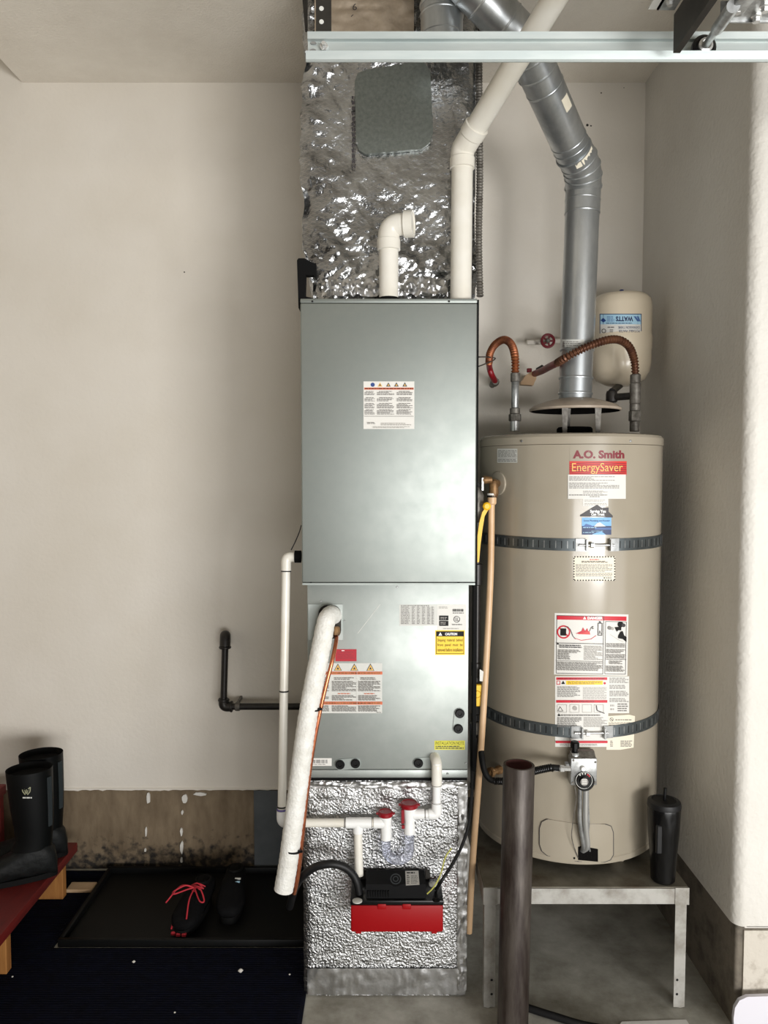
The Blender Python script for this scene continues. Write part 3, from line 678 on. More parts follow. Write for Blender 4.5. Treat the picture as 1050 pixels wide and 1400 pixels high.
obj('flare_nut', M().lathe(P(460, 862, 2.31), [(.011, -.012), (.011, .006), (.008, .012)], 6), brass, ls)
for (x, y, Y, rr) in ((425.5, 967, 2.236, 13.6), (399, 1160, 2.22, 14)):
    c = P(x, y, Y); d = V((-.18, 0, -1)).normalized(); mb = M().lathe(c - d * .002, [(px2m(rr, Y) - .003, 0), (px2m(rr, Y), 0), (px2m(rr, Y), .005), (px2m(rr, Y) - .003, .005)], 26, d, 0, False)
    mb.rbox(c.x + .02, c.x + .034, Y - .02, Y - .013, c.z - .004, c.z + .003, .001, 1); obj('zip_tie', mb, blackgloss, ls)
# ================================================================ CONDENSATE DRAIN
cd = thing('condensate_drain', 'white plastic drain piping with clear trap and red capped cleanouts', 'drain pipe', P(489, 1200, 2.29))
rd = px2m(6.0, 2.30); Yd = 2.298
q0 = P(405, 761.5, 2.37); q1 = P(391.5, 761.5, 2.37); q2 = P(385, 1125, Yd); q3 = P(520, 1125, Yd)
obj('side_elbow', M().tube(fillet([q0, q1, q1.lerp(q2, .055)], px2m(10, 2.36), 8), rd * 1.2, 20), pvc, cd)
obj('down_pipe', M().tube([q1.lerp(q2, .03), q1.lerp(q2, .98)], rd, 20), pvc, cd)
obj('bottom_elbow', M().tube(fillet([q1.lerp(q2, .955), q2, q2 + V((.04, 0, 0))], px2m(12, 2.3), 8), rd * 1.2, 20), pvcw, cd)
dd = (q1 - q2).normalized()
mb = M(); ring(mb, q1.lerp(q2, .054), dd, rd * 1.18, .004, .0005); obj('primer_mark', mb, ink, cd)
mb = M(); ring(mb, q1.lerp(q2, .95), dd, rd * 1.18, .005, .0005); obj('primer_mark', mb, purple, cd)
mb = M(); ring(mb, q1.lerp(q2, .94), dd, rd * 1.1, .004, .0005); ring(mb, q1.lerp(q2, .508), dd, rd * 1.1, .004, .0005); each('zip_tie', mb, blackgloss, cd)
def PD(x, y): return P(x, y, Yd)
zc = PD(450, 1125).z
def hx(x): return V((PD(x, 1125).x, Yd, zc))
obj('cross_pipe', M().tube([hx(386), hx(524)], rd, 20), pvc, cd)
mb = M().tube([hx(473), hx(508)], rd * 1.24, 20); vx = hx(489.5); zb_ = PD(489, 1138).z
mb.tube([vx, V((vx.x, Yd, zb_))], rd * 1.24, 20); obj('tee', mb, pvcw, cd)
mb = M(); ring(mb, hx(471.5), (1, 0, 0), rd * 1.05, .004, .0004); ring(mb, hx(508), (1, 0, 0), rd * 1.05, .004, .0004); each('joint_mark', mb, inkg, cd)
pumpY = 2.20
obj('drop_pipe', M().tube([V((vx.x, Yd, zb_ + .005)), P(491, 1197, 2.285)], rd * 1.0, 20), pvc, cd)
# cleanout 1
k1 = hx(528); mb = M().tube([hx(511), hx(527)], rd * 1.24, 20); mb.tube([V((k1.x, Yd, PD(528, 1112).z)), V((k1.x, Yd, PD(528, 1147).z))], rd * 1.28, 20); obj('cleanout_tee', mb, pvcw, cd)
def cap(cx, cy, r, tabs):
    c = PD(cx, cy); R_ = px2m(r, Yd)
    mb = M().lathe(c, [(R_ * .9, -.010), (R_, -.008), (R_, .002), (R_ * .86, .005), (R_ * .8, .003), (.0001, .003)], 26)
    for s_ in tabs: mb.rbox(c.x + s_ * R_ * .9 - .008, c.x + s_ * R_ * .9 + .008, Yd - .007, Yd + .005, c.z - .004, c.z + .001, .0015, 1)
    o = obj('cleanout_cap', mb, capred, cd); return o
cap(527, 1111, 10.5, (-1, 1)); cap(559.5, 1099, 12.5, (-1, 1))
mb = M().lathe(PD(527, 1111) - V((0, 0, .014)), [(px2m(9, Yd), 0), (px2m(9, Yd), .005)], 24); obj('cap_ring', mb, pvcw, cd)
k2 = PD(560, 1113); mb = M().lathe(V((k2.x, Yd, PD(560, 1139).z)), [(rd * 1.3, 0), (rd * 1.3, .028), (rd * 1.15, .032), (rd * 1.4, .06), (rd * 1.5, PD(560, 1103).z - PD(560, 1139).z)], 24)
mb.tube([V((k2.x, Yd, k2.z)), V((PD(580, 1113).x, Yd, k2.z))], rd * 1.2, 20); obj('cleanout_tee', mb, pvcw, cd)
mb = M().rbox(PD(548.5, 1110).x, PD(552.5, 1110).x, Yd - .012, Yd - .004, PD(548, 1124).z, PD(548, 1105).z, .001, 1).rbox(PD(549, 1110).x, PD(553, 1110).x, Yd - .012, Yd - .006, PD(548, 1131).z, PD(548, 1126).z, .001, 1); obj('cap_strap', mb, capred, cd)
mb = M(); ua = V((k1.x, Yd, PD(528, 1143).z)); ub = V((k2.x, Yd, PD(560, 1137).z)); zb2 = PD(545, 1171).z; pts = [ua]
cx_ = (ua.x + ub.x) / 2; rr = (ub.x - ua.x) / 2
for i in range(17): t = pi + pi * i / 16; pts.append(V((cx_ + rr * cos(t), Yd, zb2 + rr * .6 + rr * sin(t) * .9)))
pts.append(ub); obj('clear_trap', M().tube(pts, rd * 1.1, 20), clear, cd)
r0 = V((PD(578, 1113).x, Yd, k2.z)); r1 = PD(597, 1113); r1.z = k2.z; r2 = V((r1.x, Yd, PD(597, 1043).z)); r3 = V((r2.x - .004, YC + .002, r2.z + .004))
obj('riser_pipe', M().tube(fillet([r0, r1, r2], px2m(6, Yd), 6), rd, 20), pvcw, cd)
mb = M().tube(fillet([PD(586, 1113) * 1.0, r1, V((r1.x, Yd, PD(597, 1096).z))], px2m(9, Yd), 8), rd * 1.22, 20); obj('elbow', mb, pvcw, cd)
mb = M().tube(fillet([V((r1.x, Yd, PD(597, 1074).z)), r2, r3], px2m(9, Yd), 8), rd * 1.22, 20); obj('elbow', mb, pvc, cd)
mb = M(); ring(mb, V((PD(581, 1113).x, Yd, k2.z)), (1, 0, 0), rd * 1.05, .003, .0004); ring(mb, V((r1.x, Yd, PD(597, 1073).z)), (0, 0, 1), rd * 1.22, .002, .0004); ring(mb, V((r1.x, Yd, PD(597, 1097).z)), (0, 0, 1), rd * 1.22, .002, .0004); each('joint_mark', mb, inkg, cd)
# ================================================================ CONDENSATE PUMP
def PP(x, y): return P(x, y, pumpY)
pz0 = PP(540, 1275).z; pz1 = PP(540, 1238).z; pzl = PP(540, 1234).z; px0 = PP(479.5, 1250).x; px1 = PP(606, 1250).x
pu = thing('condensate_pump', 'red and black condensate pump mounted on the foil wrapped box', 'pump', ((px0 + px1) / 2, 2.26, pz0))
YK = YC - .012
mb = M().rbox(px0, px1, pumpY, YK, pz0, pz1, .006, 2)
for x in (522, 556): mb.lathe((PP(x, 1237).x, pumpY + .002, PP(x, 1240).z), [(.009, 0), (.009, .008)], 20, (0, -1, 0)) if False else mb.rbox(PP(x - 6, 1237).x, PP(x + 6, 1237).x, pumpY - .003, pumpY + .01, PP(x, 1243).z, PP(x, 1235.5).z, .0028, 2)
for x in (490, 594): mb.rbox(PP(x - 4, 1237).x, PP(x + 4, 1237).x, pumpY + .002, pumpY + .02, pz0 - .006, pz0 + .003, .002, 1)
obj('tank', mb, red, pu)
obj('lid', M().rbox(px0 - .001, px1 + .001, pumpY - .001, YK, pz1 + .0005, pzl + .006, .003, 2), blackgloss, pu)
zl_ = pzl + .006; ya = pumpY + .012; yb = pumpY + .022; yc_ = YK - .004
mx0 = PP(500, 1220).x; mx1 = PP(583, 1220).x
zf = P(540, 1209, yb).z; zk = P(540, 1189, yc_).z
mb = M().prism([(ya, zl_), (yb, zf), (yc_, zk), (yc_, zl_)], 'x', mx0, mx1); mc = obj('motor_cover', mb, mat('motor_cover_black', rgb(11, 11, 12), .75, spec=.15), pu)
mb = M()
for i in range(9):
    x = mx0 + .006 + i * .0075; mb.rbox(x, x + .003, ya - .0008, ya + .008, zl_ + .003, zl_ + .022, .0006, 1)
each('vent_slat', mb, blackmat, mc)
def topf(px, py):
    # point on the sloping cover top
    n = V((0, -(zk - zf), yc_ - yb)).normalized(); p0 = V((0, yb, zf)); d = ray(px, py); o = V((0, 0, CZ)); t = (p0 - o).dot(n) / d.dot(n)
    return o + d * t, n
lb = Label(topf); lb.poly([(554, 1191), (572, 1190.5), (573.5, 1210), (555, 1211)], paper); lb.lines(556, 1192, 570, 1195, 1, ink, .6); lb.lines(556, 1196, 560, 1209, 5, inkg, .6); lb.lines(562, 1197, 571, 1209, 6, inkg, .4); lb.done('rating_label', pu)
lb = Label(topf); lb.disc(541, 1202, 10, blackmat, 20); lb.ring(541, 1202, 7.5, 1.5, bootstripe); lb.ring(541, 1202, 4, 1.3, bootstripe); lb.done('fan_grille', mc)
for (x, y, r_, m_) in ((488.5, 1232, 7, paperg), (596.5, 1231, 5.5, blackmat)):
    c = onz(x, y, zl_); obj('port_cap', M().lathe(c, [(px2m(r_, 2.2), 0), (px2m(r_, 2.2), .002), (px2m(r_, 2.2) * .8, .003)], 22), m_, pu)
c = onz(592, 1210, zl_); obj('port_cap', M().lathe(c, [(.013, 0), (.013, .004), (.010, .006)], 20), paperg, pu)
mb = M().rbox(mx1 + .003, mx1 + .018, YK - .006, YK, zl_, zl_ + .03, .001, 1).rbox(mx0 - .018, mx0 - .003, YK - .006, YK, zl_, zl_ + .03, .001, 1); each('mount_bracket', mb, darksteel, pu)
hp = cat_rom([onz(491, 1222, zl_) + V((0, 0, .001)), P(488, 1207, 2.235), P(482, 1195, 2.235), P(470, 1185, 2.23), P(452, 1181, 2.225), P(432, 1185, 2.23), P(416, 1196, 2.25), P(404, 1212, 2.29), P(396, 1240, 2.36)], 10)
one('pump_hose', M().tube(hp, px2m(5.6, 2.23), 16), black, 'thick black hose arching from the pump past the white wrapped tube', 'hose')
cordp = cat_rom([onz(596, 1216, zl_) + V((0, -.005, .003)), P(604, 1204, 2.22), P(618, 1182, 2.25), P(632, 1155, 2.29), P(641, 1125, 2.315), P(645, 1085, 2.33), P(645, 1040, 2.37), P(644, 990, 2.40)], 10)
one('power_cord', M().tube(cordp, px2m(2.3, 2.28), 10), black, 'black power cord running up from the pump beside the foil box', 'cord')
wp = cat_rom([P(584, 1222, 2.215), P(592, 1214, 2.21), P(599, 1203, 2.21), P(604, 1190, 2.24), P(609, 1172, 2.27), P(617, 1160, 2.29)], 8)  # lower end is wire, the upper stretch models its reflection
one('wire_and_reflection', M().tube(wp, px2m(1.0, 2.25), 8), mat('wire_yellow_green', rgb(186, 184, 92), .5), 'thin yellow green wire and its reflection, leaving the pump on its right', 'wire')
# ================================================================ GAS PIPE ON THE LEFT WALL
gl = thing('gas_pipe', 'black iron gas pipe with two elbows on the left wall', 'pipe', P(306, 967, 3.03))
Yg = 3.02; rg = px2m(4.6, Yg); g0 = P(308, 872, YB); g1 = P(308, 876, Yg); g2 = P(305.5, 966, Yg); g3 = P(414, 967, Yg); g3.z = g2.z
obj('pipe', M().tube(fillet([g1, g2, V((.0 - .22, Yg, g2.z))], .03, 6), rg, 16), iron, gl)
obj('wall_elbow', M().tube(fillet([g0, P(308, 868, Yg + .01), P(307.7, 884, Yg)], .03, 6), rg * 1.6, 18), iron, gl)
obj('bottom_elbow', M().tube(fillet([P(305.8, 955, Yg), g2, g2 + V((.035, 0, 0))], .03, 6), rg * 1.5, 18), iron, gl)
mb = M()
for x in (316.5,): ring(mb, V((P(x, 966, Yg).x, Yg, g2.z)), (1, 0, 0), rg * 1.6, .008, .0015)
ring(mb, P(305.8, 957, Yg), (0, 0, 1), rg * 1.6, .008, .0015); ring(mb, P(307.7, 885, Yg), (0, 0, 1), rg * 1.7, .008, .0015); each('elbow_bead', mb, iron, gl)
cl = V((P(325, 966, Yg).x, Yg, g2.z)); mb = M(); ring(mb, cl, (1, 0, 0), rg * 1.25, .018, .001); mb.box(cl.x - .004, cl.x + .004, Yg, YB, cl.z + .008, cl.z + .02); obj('clamp', mb, castiron, gl)
mb = M().tube(cat_rom([P(412, 718, 2.36), P(409, 728, 2.36), P(404, 740, 2.365), P(398, 752, 2.37)], 6), .0016, 6)
one('thermostat_wire', mb, black, 'thin dark wire curling between the furnace side and the white drain elbow', 'wire')
# ================================================================ GAS SUPPLY right of the furnace
gs_ = thing('gas_supply_pipe', 'black vertical gas pipe with fittings in the gap right of the furnace', 'pipe', P(650, 1080, 2.46))
Yv = 2.46; rv = px2m(5.6, Yv); xv = P(651, 900, Yv).x
def VV(y): return V((xv, Yv, P(651, y, Yv).z))
obj('pipe', M().tube([VV(1078), VV(660)], rv, 16), iron, gs_)
for y0, y1, k in ((1048, 1005, 1.35), (1003, 985, 1.5), (985, 975, 1.25), (1078, 1070, 1.4), (925, 905, 1.2), (800, 770, 1.4)):
    mb = M().lathe(VV(y0), [(rv, 0), (rv * k, .003), (rv * k, VV(y1).z - VV(y0).z - .003), (rv, VV(y1).z - VV(y0).z)], 18); obj('fitting', mb, castiron if k > 1.4 else iron, gs_)
mb = M().lathe(VV(945) - V((0, .012, .0)), [(.012, 0), (.016, .004), (.016, .02), (.010, .024)], 8, (0, -1, 0)).rbox(xv - .006, xv + .024, Yv - .034, Yv - .02, VV(962).z, VV(932).z, .003, 1); obj('shutoff_valve', mb, brassy, gs_)
a = P(656, 915, 2.42); b = P(664, 932, 2.42); obj('paper_tag', M().prism([(a.x, a.z), (b.x, a.z - .012), (b.x, b.z), (a.x, b.z + .002)], 'y', 2.42, 2.4205), paper, gs_)
mb = M(); hc = cat_rom([VV(1016) + V((.012, -.01, 0)), P(657, 1020, 2.43), P(659, 1038, 2.40), P(663, 1056, 2.38), P(671, 1066, 2.37), P(683, 1068, 2.36), P(700, 1067, 2.34), P(725, 1056, 2.31), P(750, 1050, 2.28), P(765, 1050, 2.27)], 10)
mb.tube(hc, px2m(4.2, 2.38), 14)
fx = M(); flex(fx, [P(676, 1068, 2.366), P(683, 1068, 2.36), P(700, 1067, 2.34), P(725, 1056, 2.31), P(750, 1050, 2.28), P(757, 1050, 2.275)], px2m(4.9, 2.36), .006, .1, 12)
gh = thing('gas_hose', 'black ribbed gas hose curving from the gas pipe to the heater control valve', 'hose', P(660, 1068, 2.37)); obj('hose', mb, black, gh); obj('ribbed_sleeve', fx, blackgloss, gh)
mb = M().lathe(P(757, 1050.5, 2.275), [(.008, 0), (.010, .003), (.010, .012), (.007, .014), (.007, .018), (.011, .019), (.011, .03), (.008, .032), (.008, .05)], 6, (1, -.05, 0)); obj('end_fitting', mb, white_steel, gh)
# drain cock on heater lower left
# yellow lever valve at furnace side
lv = thing('ball_valve', 'yellow lever handle valve in the gap beside the furnace door', 'valve', P(652, 770, 2.40))
Yl = 2.41
mb = M(); pts = [(654.5, 768), (650, 769), (648, 760), (652, 735), (655, 714), (659, 700), (663, 694), (667, 697), (662, 706), (659, 725), (656.5, 745)]
mb.prism([(P(x, y, Yl).x, P(x, y, Yl).z) for x, y in pts], 'y', Yl - .008, Yl + .006); obj('lever', mb, yellow, lv)
mb = M().lathe(P(665, 692, Yl), [(.011, -.005), (.013, 0), (.013, .012), (.008, .016)], 8, (0, -1, 0)); obj('lever_hub', mb, yellow, lv)
mb = M().lathe(P(652, 690, Yl + .03), [(.001, -.06), (.012, -.05), (.022, -.02), (.022, .03), (.010, .055), (.001, .06)], 22); obj('valve_body', mb, castiron, lv)
# ================================================================ STEEL STAND
YS0, YS1 = 2.27, 2.92
sz = P(800, 1213, YS0).z; SX0 = P(661, 1213, YS0).x; SX1 = P(942, 1213, YS0).x; skirt = sz - P(800, 1236, YS0).z
st = thing('steel_stand', 'weathered grey steel stand carrying the water heater', 'stand', ((SX0 + SX1) / 2, 2.59, 0))
obj('top', M().rbox(SX0 + .001, SX1 - .001, YS0 + .001, YS1, sz - .004, sz, .0015, 1), standtop, st)
for nm, a in (('front_skirt', (SX0, SX1, YS0, YS0 + .004)), ('side_skirt', (SX0, SX0 + .004, YS0 + .0045, YS1)), ('side_skirt', (SX1 - .004, SX1, YS0 + .0045, YS1)), ('back_skirt', (SX0 + .0045, SX1 - .0045, YS1 - .004, YS1))):
    obj(nm, M().box(*a, sz - skirt, sz - .0045), standm, st)
lw = .034
for (x, y, sx_, sy_) in ((SX0, YS0, 1, 1), (SX1, YS0, -1, 1), (SX0, YS1, 1, -1), (SX1, YS1, -1, -1)):
    x += sx_ * .004; y += sy_ * .005
    mb = M()
    xa, xb = sorted((x, x + sx_ * lw)); ya_, yb_ = sorted((y, y + sy_ * .003)); mb.box(xa, xb, ya_, yb_, 0.004, sz - .005)
    xa, xb = sorted((x, x + sx_ * .003)); ya_, yb_ = sorted((y + sy_ * .0031, y + sy_ * lw)); mb.box(xa, xb, ya_, yb_, 0.004, sz - .005)
    mb.lathe((x + sx_ * .012, y + sy_ * .014, 0), [(.012, 0), (.012, .004), (.006, .006), (.006, .03)], 12)
    lg = obj('leg', mb, standm, st)
    for k in range(2):
        if sy_ > 0: obj('bolt_hole', M().lathe((x + sx_ * .024, y - .0002, .045 + k * .045), [(.004, 0), (.003, .001)], 10, (0, -1, 0)), ink, lg)
for x0 in (SX0 - .0005, SX1 - .042): obj('corner_cap', M().box(x0, x0 + .0425, YS0 - .0025, YS0 - .0002, sz - skirt - .001, sz - .001), standm, st)
# ================================================================ WATER HEATER
WX, WY, WR = .634, 2.64, .303
CM = cylmap(WX, WY, WR)
wz0 = P(827, 1184, WY - WR).z; wz1 = P(790, 591, WY - WR).z; wzl = P(790, 607, WY - WR).z
wh = thing('water_heater', 'tall beige gas water heater tank covered in stickers on the steel stand', 'water heater', (WX, WY, wz0 - .03))
c0 = (WX, WY, 0)
obj('jacket', M().lathe(c0, [(WR - .03, wz0 + .003), (WR - .002, wz0 + .003), (WR + .002, wz0 + .006), (WR + .002, wz0 + .022), (WR - .001, wz0 + .025), (WR, wz0 + .028), (WR, wzl - .001)], 128), enamel, wh, 30)
obj('top_cap', M().lathe(c0, [(WR + .0005, wzl), (WR + .003, wzl + .001), (WR + .003, wz1 - .012), (WR - .002, wz1 - .004), (WR - .012, wz1), (.0001, wz1)], 128), enamel, wh, 30)
mb = M()
for x, y in ((714, 603), (861, 603)):
    p, n = CM(x, y); mb.lathe(p + n * .003, [(.004, 0), (.0035, .002), (.001, .003)], 10, n)
each('screw', mb, steel, wh)
for t in (-.9, .55, 2.4, 3.9):
    c = V((WX + .235 * sin(t), WY - .235 * cos(t), sz)); mb = M().rbox(c.x - .02, c.x + .02, c.y - .02, c.y + .02, sz + .0003, wz0 + .004, .003, 1); obj('foot', mb, enamel, wh)
# burner access door
dz = .0025
def door_fn(x0, y0, x1, y1):
    return lambda u, v: (lambda pn: pn[0] + pn[1] * dz)(CM(x0 + (x1 - x0) * u, y0 + (y1 - y0) * v))
def cyl_panel(poly, h, mb, surf=CM, step=4):
    # raised plate following the tank: top face as thin vertical strips
    xs = sorted(set([x for x, y in poly] + list(range(int(min(p[0] for p in poly)) + 1, int(max(p[0] for p in poly)), step))))
    def span(x):
        ys = []
        for (xa, ya), (xb, yb) in zip(poly, poly[1:] + poly[:1]):
            if xa != xb and min(xa, xb) - 1e-6 <= x <= max(xa, xb) + 1e-6: ys.append(ya + (yb - ya) * (x - xa) / (xb - xa))
        return min(ys), max(ys)
    vs = []; fs = []
    for x in xs:
        y0, y1 = span(x)
        for y in (y0, y1):
            p, n = surf(x, y); vs += [p + n * h, p - n * .001]
    for i in range(len(xs) - 1):
        a = 4 * i; b = a + 4
        fs += [(a, b, b + 2, a + 2), (a, a + 1, b + 1, b), (a + 2, b + 2, b + 3, a + 3)]
    fs += [(0, 2, 3, 1), (len(vs) - 4, len(vs) - 3, len(vs) - 1, len(vs) - 2)]
    mb.add(vs, fs); return mb
dp = [(738, 1132), (741, 1123), (748, 1119.5), (790, 1126), (828, 1126.5), (835, 1129), (838, 1138), (838, 1168), (834, 1175), (826, 1178), (790, 1177), (748, 1169), (741, 1163), (738, 1154)]
obj('access_door', cyl_panel(dp, .003, M()), enamel, wh, 30)
lb = Label(CM, base=.0034); lb.line(dp + dp[:1], .9, charcoal); lb.poly([(790, 1157), (794, 1156), (817, 1160), (817, 1177.5), (790, 1175)], flatblack); lb.disc(785, 1172.5, 1.5, flatblack); lb.done('burner_opening', wh, 'black opening and seam of the burner door')
# T&P valve boss, nipples
p, n = CM(681, 661); obj('escutcheon', M().lathe(p, [(px2m(16, 2.5), -.004), (px2m(16, 2.5), .003), (px2m(14, 2.5), .005)], 28, n), enamel, wh)
obj('relief_valve', M().lathe(P(675, 668, 2.44), [(.008, -.03), (.012, -.028), (.016, -.012), (.014, 0), (.016, .012), (.012, .024), (.006, .028)], 16).tube([P(675, 660, 2.44), p], .012, 14).lathe(P(664, 656, 2.43), [(.011, -.01), (.013, 0), (.009, .02)], 12, (1, 0, 0)), brass, wh)
a = P(659.5, 654, 2.425); obj('test_lever', M().rbox(a.x - .003, a.x + .004, 2.42, 2.428, P(660, 671, 2.42).z, P(660, 653, 2.42).z, .001, 1), white_steel, wh)
# nipples
def nipple(px, segs, name):
    x = P(px, 560, WY).x
    for nm, y0, y1, r, m_ in segs:
        za, zb = P(px, y0, WY).z, P(px, y1, WY).z; za = max(za, wz1 - .001) if y0 > 585 else za
        n_ = 8 if nm == 'union_nut' else 20
        obj(nm, M().lathe((x, WY, za), [(r * .9, 0), (r, .002), (r, (zb - za) - .002), (r * .9, zb - za)], n_), m_, wh)
    return x
s1 = px2m(1, WY)
nlx = nipple(704, (('nipple', 590, 575, 6.5 * s1, white_steel), ('union_nut', 576, 566, 8.5 * s1, castiron), ('union_collar', 566, 558, 7 * s1, castiron), ('nipple', 558, 522, 5 * s1, steel), ('flex_nut', 522, 510, 6.3 * s1, castiron)), 'l')
nrx = nipple(868, (('nipple', 590, 576, 6.5 * s1, castiron), ('union_nut', 576, 562, 8.5 * s1, castiron), ('union_collar', 562, 552, 7 * s1, castiron), ('tee', 552, 524, 7.3 * s1, castiron), ('flex_nut', 524, 512, 7 * s1, castiron)), 'r')
# labels on the tank
lb = Label(CM); lb.rect(680, 613.5, 707.5, 632.5, paperg); lb.lines(681, 615, 706.5, 625, 5, inkg, .5); lb.rect(681, 626, 706.5, 626.5, inkg); lb.lines(681, 627.5, 706.5, 631.5, 2, inkg, .5); lb.done('rating_label', wh, 'small grey text sticker near the tank top')
lb = Label(CM); lb.rect(779, 609, 856.5, 632, enamel); lb.text('A.O. Smith', 783, 615.5, 853.5, 627, inkdred, True)
lb.rect(778.5, 630.5, 856.5, 649, redband)
for k in range(7):
    yy = 632.5 + k * 2.6; lb.line([(779 + i * 4.83, yy + 3.2 * abs(1 - abs(i - 8) / 8)**1 * (-1 if k < 4 else 1) * .6 + (1.6 if k < 4 else -1.4)) for i in range(17)], .9, inkdred)
lb.text('EnergySaver', 782, 633, 851, 648, gold)
lb.rect(776.5, 648.8, 855, 682, paper); lb.lines(778, 651, 840, 657.5, 4, inkg, .5, .6); lb.lines(778, 659.5, 846, 668, 5, inkg, .5, .4); lb.lines(797, 670.5, 830, 675, 3, inkg, .4); lb.lines(778, 675.5, 844, 678, 1, inkg, .5); lb.lines(806, 678, 820, 680, 1, inkg, .5)
lb.done('maker_label', wh, 'maker sticker with maroon lettering and red banner')
lb = Label(CM); lb.rect(797, 681.5, 831.5, 692, paper); lb.lines(799, 683, 830, 686, 2, inkl, .5); lb.lines(799, 687.5, 830, 691, 2, inkl, .5); lb.done('text_sticker', wh)
lb = Label(CM, base=.001)
lb.poly([(793, 706), (793, 704), (816, 690), (824, 695), (824.5, 694), (832, 694), (832, 699.5), (837.5, 705), (837.5, 707.5)], charcoal)
lb.rect(795.5, 707.5, 835.5, 720, skyblue); lb.rect(795.5, 719, 835.5, 731, navy); lb.poly([(812, 720), (816, 715.5), (820, 714), (824, 717), (828, 719.5)], paper); lb.poly([(796, 721), (801, 716), (808, 718), (813, 721)], midblue); lb.rect(813, 721.5, 835.5, 724, midblue); lb.poly([(809, 731), (815, 728), (822, 726.5), (828, 731)], skyblue)
lb.text('Service You', 806.5, 696.8, 828, 701, whiteink, True); lb.text('Can Trust', 808, 701.2, 826, 705, whiteink, True); lb.rect(807, 706, 827, 706.4, whiteink)
lb.text('Stone Plumbing and Rooter', 798, 710.5, 833.5, 713.8, navy); lb.lines(797, 720, 815, 722.5, 1, paleblue, .35); lb.lines(797, 727, 812, 729, 1, paleblue, .4); lb.lines(808, 725, 824, 727, 1, paleblue, .3)
lb.done('service_sticker', wh, 'house shaped blue and charcoal service sticker')
lb = Label(CM); lb.rect(784, 760.5, 841, 794, papercream)
for i in range(15):
    for y in (760.5, 792.4): lb.rect(785 + i * 3.8, y, 786.9 + i * 3.8, y + 1.6, ink, False)
for i in range(9):
    for x in (784, 839.4): lb.rect(x, 762.5 + i * 3.6, x + 1.6, 764.3 + i * 3.6, ink, False)
lb.k += 1; lb.lines(806, 764, 819, 766, 1, inkred, .6); lb.lines(795, 766.5, 831, 769.5, 2, ink, .55); lb.lines(787, 771, 837, 782, 6, inkg, .45, .2); lb.lines(787, 783, 837, 788, 3, inkg, .45, .3); lb.disc(826, 790, .9, ink); lb.lines(828, 789, 837, 791, 1, inkg, .6)
lb.done('notice_label', wh, 'cream notice sticker with a dashed black border')
lb = Label(CM, quadwarp(758, 838, 859, 923, (758.5, 838), (859, 840), (857.5, 924), (757.5, 922)))
lb.rect(758, 838, 859, 923, paper); lb.rect(760.5, 841, 856.5, 847, inkred); lb.text('DANGER', 803, 842, 824, 846, whiteink, True); lb.tri(799, 844, 2.2, whiteink)
lb.frame(760.5, 841, 825.5, 921.5, .8, charcoal); lb.frame(827.5, 848, 856.5, 921, .7, charcoal)
lb.ring(770.5, 864, 9.3, 2, inkred, 26); lb.rect(766, 859, 774, 869, ink); lb.line([(764, 858), (777, 870)], 1.8, inkred)
lb.line([(772, 857), (776, 856.5), (780, 861), (783, 869), (787, 873.5)], 1, charcoal)
lb.poly([(787, 866), (795, 862), (797, 857), (800, 862), (803, 858), (805, 866)], inkred); lb.poly([(790, 866.5), (806, 862), (807, 866.8)], redband); lb.line([(785, 872), (795, 875), (808, 873), (815, 868)], .7, inkred)
lb.line([(806, 862), (808, 857), (811, 855), (809, 859), (812, 858)], .7, charcoal); lb.frame(817, 850.5, 823.5, 868, 1, charcoal); lb.disc(820, 849.5, 1.5, charcoal); lb.line([(819, 866), (820, 861), (821.5, 866)], .6, charcoal)
lb.disc(848, 852, 4, ink); lb.disc(852, 853, 2.6, charcoal); lb.poly([(840, 856), (849, 855), (849, 860), (845, 860), (843, 862)], ink); lb.disc(833, 857, 2.6, inkg); lb.disc(837, 858, 2, inkl); lb.poly([(845, 868), (848, 862), (851, 861), (853, 867), (856.3, 869), (856.3, 876), (851, 872), (845, 871)], ink); lb.line([(834, 866), (845, 873), (852, 876)], .4, inkl)
lb.rect(760.5, 879, 825.5, 879.6, charcoal); lb.tri(763, 880, 1.6, ink); lb.lines(765, 881, 796, 886, 2, charcoal, .5, .1); lb.lines(763, 888, 794, 893, 3, inkg, .5, .2); lb.lines(763, 893, 780, 902, 5, inkg, .5, .3); lb.lines(799, 882, 824, 902, 11, inkl, .45, .5); lb.rect(761, 903.5, 825, 904, inkg)
lb.lines(762.5, 905, 824, 917, 7, inkg, .5, .15); lb.lines(829, 878, 855, 884, 3, inkg, .5); lb.lines(829, 886, 855, 892, 3, inkg, .5, .3); lb.lines(829, 893, 855, 899, 3, inkg, .5, .2); lb.rect(828, 900, 856, 900.5, charcoal); lb.lines(833, 902, 851, 907, 3, inkg, .5); lb.lines(829, 909, 854, 917.5, 5, inkg, .5, .3)
lb.done('danger_label', wh, 'large white danger sticker with red bar and flame picture')
lb = Label(CM); lb.rect(759, 924.5, 831.5, 1021, paper); lb.rect(760.5, 926, 830, 929.5, inkred); lb.lines(763, 926.5, 826, 929, 1, inkdred, .5, 0)
lb.rect(774, 930.5, 824, 936, yel); lb.lines(776, 931, 822, 935.5, 3, charcoal, .4); lb.tri(770, 933, 2.6, ink); lb.frame(761, 930.5, 766, 936, .8, inkred); lb.disc(826.5, 934, 1.6, inkred)
lb.lines(762, 938, 793, 953, 9, inkg, .5, .3); lb.lines(797, 939, 829, 956, 10, inkl, .45, .3); lb.rect(760.5, 957, 830, 960.5, inkred); lb.lines(780, 957.5, 812, 960, 1, inkdred, .5, 0)
for x in (762, 779, 796, 812): lb.frame(x, 963, x + 13, 974, .4, inkl)
